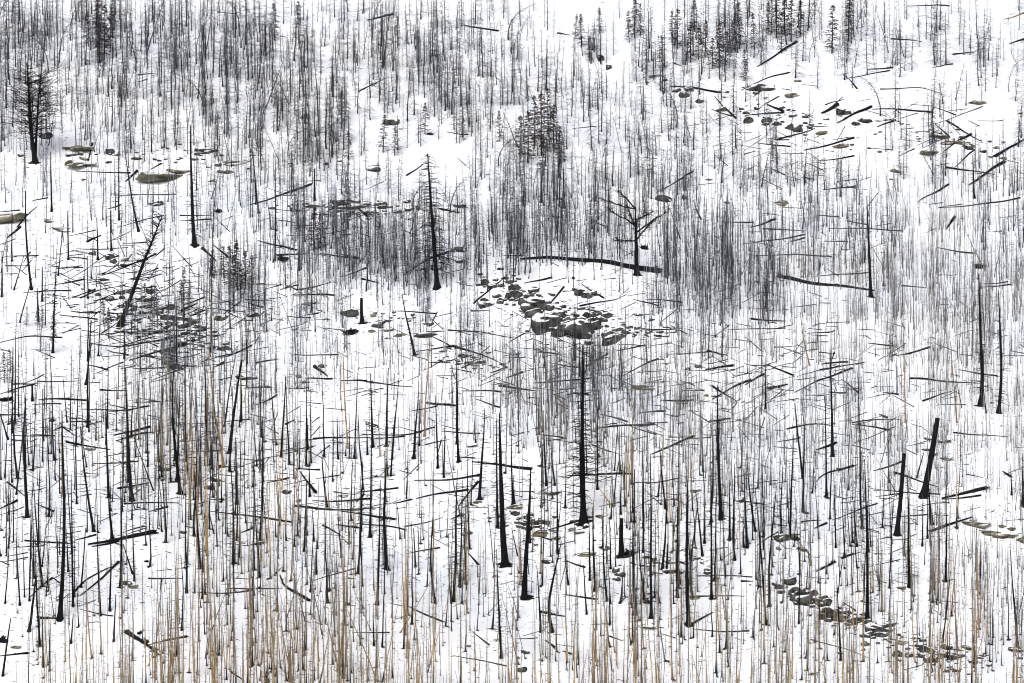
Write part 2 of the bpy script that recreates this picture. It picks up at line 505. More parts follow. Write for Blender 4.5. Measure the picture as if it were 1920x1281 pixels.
def snag(pts, w, st, lm, g):
    base = ground([pts[0][0]], [min(pts[0][1], 1500)])[0]
    ppm = FPX / (base[1] * CP + base[2] * SP); s = 1.0 / ppm
    xy = np.array(pts, float)
    W = on_plane(xy[:, 0], xy[:, 1], base[1]) - on_plane(xy[0, 0], xy[0, 1], base[1])
    hpx = xy[0, 1] - xy[-1, 1]; H = W[-1, 2]
    # smooth resample with slight depth lean and wobble
    t0 = np.concatenate([[0], np.cumsum(np.linalg.norm(np.diff(W, axis=0), axis=1))]); t0 /= t0[-1]
    K = 12 if hpx > 60 else 8
    tt = np.linspace(0, 1, K) ** 1.5; path = np.stack([np.interp(tt, t0, W[:, i]) for i in range(3)], -1)
    path[1:-1] = (path[:-2] + 2 * path[1:-1] + path[2:]) / 4
    path[:, 1] += g.normal(0, 0.04) * H * tt
    path[1:, 0] += np.cumsum(g.normal(0, 0.35 * s, K - 1)) * 0.5
    path = np.concatenate([[path[0] - [0, 0, 0.5]], path]); path[1, 2] += 0.02
    r0 = w * s * (0.42 if not ('T' in st or 'O' in st) else 0.33)
    tip = 0.8 if 'x' in st else (0.45 if 'n' in st else 0.22)
    tr = np.concatenate([[0], tt])
    rad = r0 * (1 - (1 - tip) * tr ** 1.25) * g.uniform(0.9, 1.1, K + 1)
    zrel = path[:, 2]
    rad = rad * (1 + 0.7 * np.exp(-np.maximum(zrel, 0) / (r0 * 1.6 + 0.1)))
    col = np.tile(CHAR * g.uniform(0.7, 1.5), (K + 1, 1))
    if 'T' in st or 'O' in st:
        tc = TAN if 'T' in st else ORANGE
        m = g.uniform(0.6, 1.0, K + 1)[:, None]; col = col * (1 - m) + tc * g.uniform(0.75, 1.0) * m
    elif w <= 4:
        col = col + HAZE_GREY * g.uniform(0.0, 0.35) * tr[:, None]
    sides = 8 if w >= 7 else 6
    root = bpy.data.objects.new('charred_snag' if w >= 6 else 'charred_pole', None); COL.objects.link(root)
    root.location = base; root.empty_display_size = 0.3
    parts = [tubes(path[None], rad[None], sides, col[None])]
    if 'd' in st and lm and 'twin' in lm:
        p2 = np.array([(66,305),(67,270),(69,230),(71,190),(75,140)], float)
        W2 = on_plane(p2[:, 0], p2[:, 1], base[1]) - on_plane(p2[0, 0], p2[0, 1], base[1])
        W2[:, 1] += np.linspace(0, 0.8, 5); second = W2
        o2 = put('trunk', mesh('trunk', tubes(W2[None], np.linspace(r0 * .7, r0 * .2, 5)[None], 8, np.tile(CHAR, (1, 5, 1))), M_BARK, True), root)
    # limbs ---------------------------------------------------------------
    br = []
    def add(n, t_lo, t_hi, Lpx, e0, e1, rpx, prof=None, K_=4, sub=0, col_=None):
        t = g.uniform(t_lo, t_hi, n); p0 = along(path[1:], t)
        az = g.uniform(0, 2 * math.pi, n)
        q = (t - t_lo) / (t_hi - t_lo)
        L = Lpx * s * (prof(q) if prof else 1.0) * g.uniform(0.45, 1.15, n)
        cc = CHAR * 1.6 if col_ is None else col_
        P, Rd, Cx = limbs(p0, az, L, e0 + g.normal(0, 0.15, n), e1 + g.normal(0, 0.2, n), 1.75 * rpx * s * g.uniform(0.6, 1.1, n), cc, K_, 3, 0.15, g)
        br.append(tubes(P, Rd, 3, Cx))
        if sub:
            m = n * sub; idx = np.repeat(np.arange(n), sub); tq = g.uniform(0.3, 1.0, m)
            f = tq * (K_ - 1); k = np.minimum(f.astype(int), K_ - 2); fr = (f - k)[:, None]
            q0 = P[idx, k] * (1 - fr) + P[idx, k + 1] * fr
            P2, R2, C2 = limbs(q0, az[idx] + g.choice([-1, 1], m) * g.uniform(0.4, 1.1, m), L[idx] * g.uniform(0.2, 0.45, m), e1 + g.normal(0.1, 0.35, m), e1 + g.normal(0.1, 0.4, m), 0.42 * s * np.ones(m), cc, 3, 3, 0.2, g)
            br.append(tubes(P2, R2, 3, C2))
    if 'b' in st:
        add(70, 0.12, 0.9, 58, 0.5, -0.25, 0.85, lambda q: 1.05 - 0.75 * q, 5, 3)
        add(150, 0.4, 1.0, 40, 0.35, -0.25, 0.5, lambda q: 1.05 - 0.7 * q, 5, 3)
    elif 'd' in st and lm and 'twin' in lm:
        hold = path; path = np.concatenate([second[:1], second])
        add(90, 0.35, 1.0, 54, 0.5, 0.1, 0.4, None, 5, 5); path = hold
        add(170, 0.3, 1.0, 60, 0.6, 0.1, 0.42, lambda q: np.sin(np.clip(q * 0.9 + 0.12, 0, 1) * math.pi) ** 0.6, 5, 5)
    elif 'dl' in st:
        add(110, 0.62, 1.0, 24, 0.9, 0.3, 0.4, None, 4, 3)
    elif 'd' in st:
        add(230, 0.25, 1.0, 42 if hpx > 200 else 8, 0.2, -0.3, 0.4, lambda q: 1.05 - 0.65 * q, 5, 4)
    elif 'f' in st:
        for az, L, e0, e1 in ((0.1, 62, 0.85, 0.8), (0.2, 78, 0.6, 0.55), (3.0, 48, 1.1, 1.2), (3.2, 70, 0.6, 0.45), (2.9, 52, 0.9, 0.7), (3.1, 72, 0.25, 0.3), (0.3, 40, 0.4, 0.5), (1.4, 34, 1.2, 1.3), (3.3, 44, -.1, 0.1)):
            t = g.uniform(0.55, 1.0); p0 = along(path[1:], np.array([t]))
            P, Rd, Cx = limbs(p0, np.array([az]), np.array([L * s]), np.array([e0]), np.array([e1]), np.array([1.7 * s]), CHAR * 1.3, 7, 5, 0.06, g)
            o = put('limb', mesh('limb', tubes(P, Rd, 5, Cx), M_BARK), root)
            n = 22; k = g.integers(1, 6, n)
            P2, R2, C2 = limbs(P[0, k], az + g.choice([-1, 1], n) * g.uniform(.4, 1.2, n), g.uniform(8, 26, n) * s, g.uniform(-.2, 1, n), g.uniform(-.4, 1, n), np.full(n, .7 * s), CHAR * 1.6, 4, 3, .15, g)
            br.append(tubes(P2, R2, 3, C2))
    elif 't' in st:
        add(int(max(36, hpx * 0.42)), 0.18, 0.98, 15 + w * 0.5, 0.3, -0.25, 0.40, lambda q: (1.1 - 0.65 * q) * g.uniform(.4, 1.35, len(q)), 5, 2)
    elif 'u' in st:
        add(int(max(16, hpx * 0.26)), 0.2, 0.98, 8 + w * 0.5, 0.25, -0.2, 0.38, lambda q: 1.1 - 0.6 * q, 3, 0)
    elif 'x' in st and hpx > 40:
        add(6, 0.3, 0.95, 4, 0.3, 0.1, 0.6)
    rich = any(ch in st for ch in 'bdf')
    if br and not rich: parts += br
    put('trunk', mesh('trunk', cat(parts), M_BARK, w >= 6 and rich), root)
    if br and rich: put('branches', mesh('branches', cat(br), M_BARK), root)
    # bare ground melted out round the foot
    if w >= 6 and pts[0][1] < 1270:
        n = 14; th = np.linspace(0, 2 * math.pi, n, endpoint=False); rr = w * s * g.uniform(0.8, 1.5) * g.uniform(0.6, 1.25, n)
        cx = g.normal(0, 0.2) * w * s
        X = np.concatenate([[0], cx + rr * np.cos(th) * 1.15, cx * .7 + rr * np.cos(th) * .55]); Y = np.concatenate([[0], rr * np.sin(th) * 0.8, rr * np.sin(th) * .4])
        Zz = hz(base[0] + X, base[1] + Y) - base[2]; Zz[0] += 0.2 * w * s; Zz[1:n + 1] -= 0.05; Zz[n + 1:] += 0.16 * w * s * g.uniform(.6, 1.2, n)
        Vv = np.stack([X, Y, Zz], -1)
        Ff = [(0, n + 1 + i, n + 1 + (i + 1) % n) for i in range(n)]
        for i in range(n):
            j = (i + 1) % n; Ff += [(n + 1 + i, 1 + i, 1 + j), (n + 1 + i, 1 + j, n + 1 + j)]
        cm = np.tile(np.array([.022, .018, .013]) * g.uniform(0.4, 1.3), (len(Vv), 1)) * g.uniform(.6, 1.4, (len(Vv), 1))
        put('root_mound', mesh('root_mound', (Vv, np.array(Ff), cm), M_BARK), root)
    tag(root, 'dead tree', 'burnt black trees standing in the snow' if w >= 6 else 'thin burnt trees standing in the snow')
    dx = xy[-1, 0] - xy[0, 0]
    look = ('tan' if 'T' in st else 'orange-brown' if 'O' in st else 'black') + ' '
    look = ('tall ' if hpx > 150 else 'short ' if hpx < 75 else '') + look
    if 'x' in st: look += 'broken trunk'
    elif abs(dx) > 0.14 * hpx: look += 'trunk leaning ' + ('right' if dx > 0 else 'left')
    elif 't' in st or 'b' in st or 'd' in st: look += 'twiggy trunk'
    elif 'n' in st: look += 'bare trunk'
    else: look += 'thinly twigged trunk'
    reg(root, 'snag', ((xy[0] + xy[-1]) / 2), look, lm)
for i, (pts, w, st, lm) in enumerate(S): snag(pts, w, st, lm, np.random.default_rng(100 + i))

# ------------------------------------------------------------------ fallen logs (pixel polyline | width)
LOGS = """
142,322 245,325|3.2
162,315 173,270|4
235,342 257,322|6
283,318 302,308|3.5
213,368 330,365|2.5
220,427 262,412 307,405|2.3
337,415 397,412|3.2
337,405 400,404|2.6
468,385 520,369 583,347|4.5
610,400 640,383|5
0,398 37,395|3
32,427 50,405 70,388|3.4
200,393 226,385|3
60,378 90,372|3
400,20 443,27|2.2
258,142 292,138|3
258,154 277,150|3
687,39 712,33 737,28|4.5
867,48 935,59|4
672,173 728,145|3
837,248 878,253|2.5
762,330 795,308|3.2
640,363 688,407|4.2
825,393 863,400|4.2
1230,362 1280,335 1300,322|3.5
1045,63 1070,67|3
1107,413 1140,427|3
1262,119 1278,125|3
1255,163 1300,168 1350,175|5
1340,182 1380,223|4
1420,126 1460,103 1493,80|5
1390,170 1430,149 1480,137|3
1412,183 1428,170|3
1438,197 1468,210|5.5
1397,218 1468,213|4.2
1457,263 1500,252 1528,242|3.8
1507,283 1560,270 1600,260|4.5
1420,269 1482,276|3.2
1538,302 1602,293|3.4
1570,232 1605,215 1633,202|5.5
1635,206 1690,208 1747,212|4.2
1540,214 1570,198|8
1645,239 1678,227|4.4
1625,131 1675,128|4
1592,147 1668,133|2.6
1650,168 1720,164 1763,175|2.6
1580,138 1607,167|3
1670,74 1728,79|3.2
1700,12 1780,12|3
1787,103 1827,100|3.6
1748,128 1787,121|3
1882,37 1920,25|3.4O
1893,83 1925,73|4.4
1777,229 1805,248 1837,265|4.2
1753,233 1780,257|3.4
1770,285 1795,268 1820,253|4.5
1790,315 1827,282|3.4
1773,315 1863,328|4
1817,348 1850,327 1883,305|6
1865,295 1922,261|6
1720,380 1778,347|4
1757,391 1830,385 1913,372|3.4
1542,357 1602,352|3.4
1352,417 1413,418|3
1408,427 1453,412|4.4
1507,333 1527,337|3
1775,430 1790,408|6
1533,405 1573,407|3
1585,415 1627,422|3
1300,377 1315,413|3
1738,237 1790,218 1843,200|2
1687,223 1720,213|2
1833,227 1880,227|2
0,643 63,631 117,634|3.4
43,550 133,546|3.2
107,534 157,525|3.6
120,524 150,536|3
132,584 182,588|4
113,592 183,600|3.4
170,645 227,657 300,640 385,620|4.6
242,677 310,665 363,640|5.5
230,627 313,624|3.4
167,630 253,627 367,622|3.4
213,655 290,632|3
287,627 335,600 383,583|3.6
340,584 370,570|5
343,573 385,558|3.5
250,637 320,613|3.5
200,657 240,667|3.4
150,560 205,540|3
135,558 170,547|3
175,565 212,558|4
163,685 202,695|4
187,732 239,733|3.6
72,751 161,752|4.2
70,716 152,715|2.8
0,740 30,730 65,722|3.4
22,722 60,721|3.5
60,760 115,758|2.8
0,779 50,779|3.4
22,817 103,818|3.2
125,830 165,838 207,844|4.5
213,818 245,810 280,802|5
217,828 275,812|4
150,768 230,773 280,762|3.2
205,760 240,768|3
250,755 300,754|2.6
130,785 152,786|3
128,790 170,791|3.2
115,800 142,818|3.4
425,670 470,650|4.6
480,682 520,675|4
543,664 635,666|3
590,689 602,697 614,707|7
483,452 520,460 555,470|4.2
520,480 580,477|4.4
600,477 640,482 673,486|4.2
460,563 505,564|3.4
547,554 628,555|4
555,545 590,540 622,530|3.4
527,543 560,535|3
380,467 405,490|6
400,460 430,485|4.6
540,594 583,597|3.4
130,443 180,432|2.4
163,455 190,442|5
192,517 240,500 293,477|3.6
217,505 277,487|3.4
13,447 38,427|5
10,499 57,499|2.4
8,482 72,480|2.6
143,467 205,468|2.6
230,457 275,455|2.8
287,713 345,692|3.4
460,729 508,727|3.4
480,760 500,755 519,742|3.6
350,795 470,787|2.2
250,692 310,690|3
265,668 290,672|3
340,652 385,632|3.2
400,690 420,680|4
587,824 620,819 700,822|3.8
672,817 775,817 815,802|3.4
700,824 760,819|3.4
757,516 800,492 840,474|4.4
888,570 948,520|3.6
992,619 1025,580 1057,539|3.6
983,532 1033,522|4.2
1090,533 1132,560|4
1087,575 1157,562|3.6
742,584 817,589|3.2
840,620 900,624 960,634|3.2
780,660 857,650|3.8
847,650 890,662 933,679|4.6
807,630 847,652|3.2
800,625 833,622|4
640,715 687,716|4.4
687,717 773,726|3.4
640,520 687,503|3.4
677,524 710,531|4
865,734 940,736|3.6
937,725 1003,734|5
807,758 853,762|4.6
830,809 900,814|3.4
948,710 980,699|4.4
920,700 950,690|4.4
1000,719 1110,710|3.6
640,478 673,485|4.4
940,479 982,481|3
883,584 918,583|3
1112,806 1170,800 1226,797|5
1222,853 1260,838 1300,820|5.5
1065,893 1120,892 1182,890|5
885,867 940,873 995,881|6
1155,659 1210,648|3.4
1165,707 1208,678 1235,674|3.6
1095,690 1140,664|3
1005,661 1047,665|3.4
1030,681 1087,690|3.2
1050,731 1080,730|3
1060,742 1085,738|4
1326,658 1340,662|3
1328,657 1352,666|3.4
1322,695 1374,687|5.5
1335,750 1375,723 1407,714|4.6
1335,725 1382,754|4.4
1397,723 1432,703|5
1332,791 1370,785|4.4
1237,751 1297,752|3.6
1197,776 1247,772|3.8
1125,778 1177,792|3.4
1190,804 1230,816|3.4
1210,907 1275,897|3.4
1005,815 1062,823|3.4
1020,828 1062,823|3
1110,835 1165,855|2.6
975,488 1057,489 1133,497 1207,507 1236,512|11r
1217,620 1280,617|3.4
1187,562 1233,574|3.2
1210,563 1280,568|3
1402,479 1560,482|3
1460,521 1513,532 1580,538 1640,547|8.5
1527,519 1627,512|3
1407,599 1473,603|4
1357,620 1470,616|2.6
1390,459 1510,441|3.2
1480,455 1508,447|3.4
1430,430 1510,434|3.2
1545,454 1590,454|3
1553,429 1690,434|2.8
1757,465 1827,476|3.4
1843,539 1897,534|3.2
1843,533 1890,529|3
1690,537 1740,541|3
1627,644 1675,650|3.8
1680,668 1743,652|3.8
1513,626 1562,623|2.8
1707,711 1763,717 1830,719|4.4
1797,694 1870,706|3.8
1440,685 1487,705|4.2
1490,737 1540,712 1597,692|4.4
1537,695 1620,680|3.8
1540,684 1588,680|4.4
1440,730 1477,722|6.5
1577,712 1593,722 1610,738|4
1475,806 1530,794 1560,799|4
1455,830 1500,822|3.2
1597,794 1690,787|3.4
1597,797 1668,808|4
1730,753 1757,742 1785,735|3.6
1530,845 1567,832|5.6
1787,812 1890,820|3.2
1332,792 1368,786|3.4
1648,778 1664,785|5
1552,736 1586,738|4
1510,742 1545,742|2.6
1655,737 1685,741|3.6
1531,904 1540,889 1600,875|4.8
1637,884 1665,882 1690,867|4
1676,887 1718,900 1758,914|4.4
1632,917 1763,928|3.2
1766,936 1800,928 1850,917|8
1765,937 1840,930|4
1745,998 1785,985 1822,971|6.5
1530,1073 1565,1055|5.4
1577,1048 1602,1038|4.4
1527,992 1550,982|4.6
1502,980 1540,976|3.4
1560,976 1600,962 1645,945|3
1880,885 1895,895|5.6
1605,828 1680,800|2
1640,1060 1688,1050|2.4
1580,1130 1604,1146|3.4
1520,1200 1560,1213 1630,1235|2.4
1650,1012 1670,1008|3
1660,973 1740,966|3
1165?|0
165,1023 222,1014 290,1000|9
172,1026 222,1016|5
230,1000 270,988|3
47,1015 137,1020|3.8
140,1014 180,1004|4
0,1054 52,1046|2.8
0,1053 17,1060|3
57,1120 80,1100 98,1085|4
98,1084 111,1093|3.4
140,1110 162,1085 208,1064|4.2
150,1118 190,1088 222,1055|5
72,1160 120,1160|5.4
150,1143 212,1156|2.8
278,1086 342,1086|3.8
300,1110 303,1088|3.2
370,1112 475,1108|3.6
428,1104 475,1106|3.8
237,1187 265,1200 298,1230|9
280,1210 350,1195|4.6
0,1231 52,1226|4.4
452,1000 476,990|3.8
432,1260 458,1278|4.4
395,960 480,972 545,980|4.4
222,917 280,906|4.4
175,870 260,866|3.2
232,946 272,940 335,944|3.8
280,960 315,951|4
15,906 47,932|4.4
0,955 32,940|4.8
68,945 100,960|4.2
395,937 420,938|3.6
552,879 600,882|3.8
500,906 541,897|3.8
562,885 578,905 592,925|6
585,940 640,937 695,936|4.4
552,950 625,952 700,954|4.6
777,902 852,898 900,892|4.6
780,936 830,928 877,920|5
737,945 771,938|4.2
670,924 747,916|3.8
860,950 878,925 896,905|5
590,858 618,836|2.6
683,920 681,933 668,941|4.6
800,757 850,762|4.8
770,772 820,762|3
892,749 937,765|3.8
853,857 890,860|3.2
572,710 622,712|4.4
540,729 578,728|2.8
535,797 552,788|4
640,960 690,968 740,975|4.6
660,981 710,988 762,995|3.4
630,985 672,991|4.6
605,986 645,1009|4
643,1011 655,1022|3.4
760,988 830,971|3
760,1040 825,1028|3.4
845,975 865,967|4.4
525,1080 532,1105 552,1118 580,1128|7
480,1105 530,1105|3.4
760,1135 800,1157 830,1167|4.2
590,1089 665,1067|3
885,1185 917,1210|3.6
850,1230 950,1250|3
877,1037 897,1060|4.6
495,1262 505,1280|4.4
660,1187 730,1187|2.8
1027,995 1058,985 1090,976|4.6
997,1002 1035,1014|3.6
990,1002 1012,975|4.4
1055,1116 1085,1120 1120,1125|4
1015,1149 1060,1157|5.6
1060,1052 1097,1065|4
1297,1172 1337,1149|5
1297,1180 1350,1185 1405,1184|3.2
1305,1119 1395,1119|3.2
1305,1080 1410,1083|2.6
1143,1194 1168,1203|3.4
960,1199 1008,1197|2.6
1055,1222 1072,1228|5
1022,1202 1042,1217|6
1389,1091 1412,1091|4
1122,915 1150,953|3.2T
1160,1132 1178,1118|3
1045,985 1048,975|3
"""
LN = {'log': 0, 'br': 0}
def log(pts, w, wood, rev, g, i):
    xy = np.array(pts, float)
    t0 = np.concatenate([[0], np.cumsum(np.linalg.norm(np.diff(xy, axis=0), axis=1))]); Lpx = t0[-1]; t0 /= t0[-1]
    K = int(np.clip(Lpx / 9, 4, 16)); tt = np.linspace(0, 1, K)
    px = np.stack([np.interp(tt, t0, xy[:, k]) for k in (0, 1)], -1)
    px[1:-1, 1] += g.normal(0, 0.5, K - 2) + np.sin(tt[1:-1] * math.pi) * g.normal(0, .02) * Lpx
    P = ground(px[:, 0], px[:, 1])
    # a stiff log: straight line in depth, kept on the pixel rays' ground where it can
    yl = np.interp(tt, [0, 1], [P[0, 1], P[-1, 1]]) * 0.35 + P[:, 1] * 0.65
    if K > 4: yl[1:-1] = (yl[:-2] + yl[1:-1] + yl[2:]) / 3
    P[:, 1] = yl; P[:, 2] = hz(P[:, 0], yl)
    s = P[:, 1].mean() / FPX; r = w * s * 0.42
    zz = P[:, 2] + r * 0.55
    if K > 5: zz[1:-1] = np.maximum(zz[1:-1], (zz[:-2] + zz[2:]) / 2)
    P[:, 2] = zz
    big0 = rev or (not rev and g.random() < 0.5 and i % 2)
    if rev: big0 = False
    rad = r * np.linspace(1.15, 0.35, K) if big0 else r * np.linspace(0.35, 1.15, K)
    rad *= g.uniform(0.88, 1.12, K)
    c = {'': CHAR * g.uniform(0.8, 1.9), 'O': ORANGE * 0.8, 'T': TAN * 0.8}[wood]
    org = P[K // 2].copy()
    T = tubes((P - org)[None], rad[None], 6, np.tile(c, (1, K, 1)))
    root = bpy.data.objects.new('fallen_log', None) if w >= 4.3 and Lpx > 34 else None
    me = mesh('trunk', T, M_BARK, False)
    be = 0 if big0 else K - 1
    if root is not None:
        COL.objects.link(root); root.location = org
        n = int(np.clip(Lpx / 5, 6, 26)); k = g.integers(1, K - 1, n)
        side = math.atan2(*(P[-1] - P[0])[[1, 0]])
        az = side + g.choice([-1, 1], n) * g.uniform(0.5, 1.3, n)
        Pb, Rb, Cb = limbs((P - org)[k], az, g.uniform(2, 8, n) * s * (1.6 if w > 6 else 1), g.uniform(0.1, 1.2, n), g.uniform(0.0, 0.9, n), np.full(n, 0.6 * s), c * 1.2, 3, 3, .15, g)
        put('trunk', mesh('trunk', cat([T, tubes(Pb, Rb, 3, Cb)]), M_BARK), root)
        if w >= 4.5:
            n = 12; az = g.uniform(0, 6.28, n)
            Pr, Rr, Cr = limbs(np.repeat((P - org)[be][None], n, 0), az, g.uniform(1.0, 1.9, n) * w * s * 0.5, g.uniform(-0.5, 1.2, n), g.uniform(-0.3, 1.0, n), np.full(n, w * s * .16), c, 4, 4, .25, g)
            put('root_stubs', mesh('root_stubs', tubes(Pr, Rr, 4, Cr), M_BARK), root)
        o = root
    else:
        o = put('fallen_log' if w >= 3.7 else 'fallen_branch', me, None, org)
    small = o.name.startswith('fallen_branch'); LN['br' if small else 'log'] += 1
    tag(o, 'branch' if small else 'log', 'thin burnt stems lying on the snow' if small else 'burnt logs lying on the snow')
    ang = (xy[-1, 1] - xy[0, 1]) / (xy[-1, 0] - xy[0, 0] + 1e-6)
    look = ('long ' if Lpx > 85 else 'short ' if Lpx < 38 else '') + ('thick ' if w >= 5 else 'thin ' if w < 3.2 else '') + ('tan ' if wood == 'T' else 'orange-brown ' if wood == 'O' else 'black ') + ('stick ' if small else 'log ') + \
        ('level' if abs(ang) < 0.12 else 'steep' if abs(ang) > 0.7 else 'dipping right' if ang > 0 else 'rising right')
    reg(o, 'stem' if small else 'log', (xy[0] + xy[-1]) / 2, look)
li = 0
for ln in LOGS.strip().splitlines():
    if '?' in ln: continue
    p, w = ln.split('|'); wood = ''.join(ch for ch in w if ch in 'TO'); rev = 'r' in w
    w = float(''.join(ch for ch in w if ch in '0123456789.'))
    log([tuple(float(q) for q in t.split(',')) for t in p.split()], w * 1.12, wood, rev, np.random.default_rng(900 + li), li); li += 1

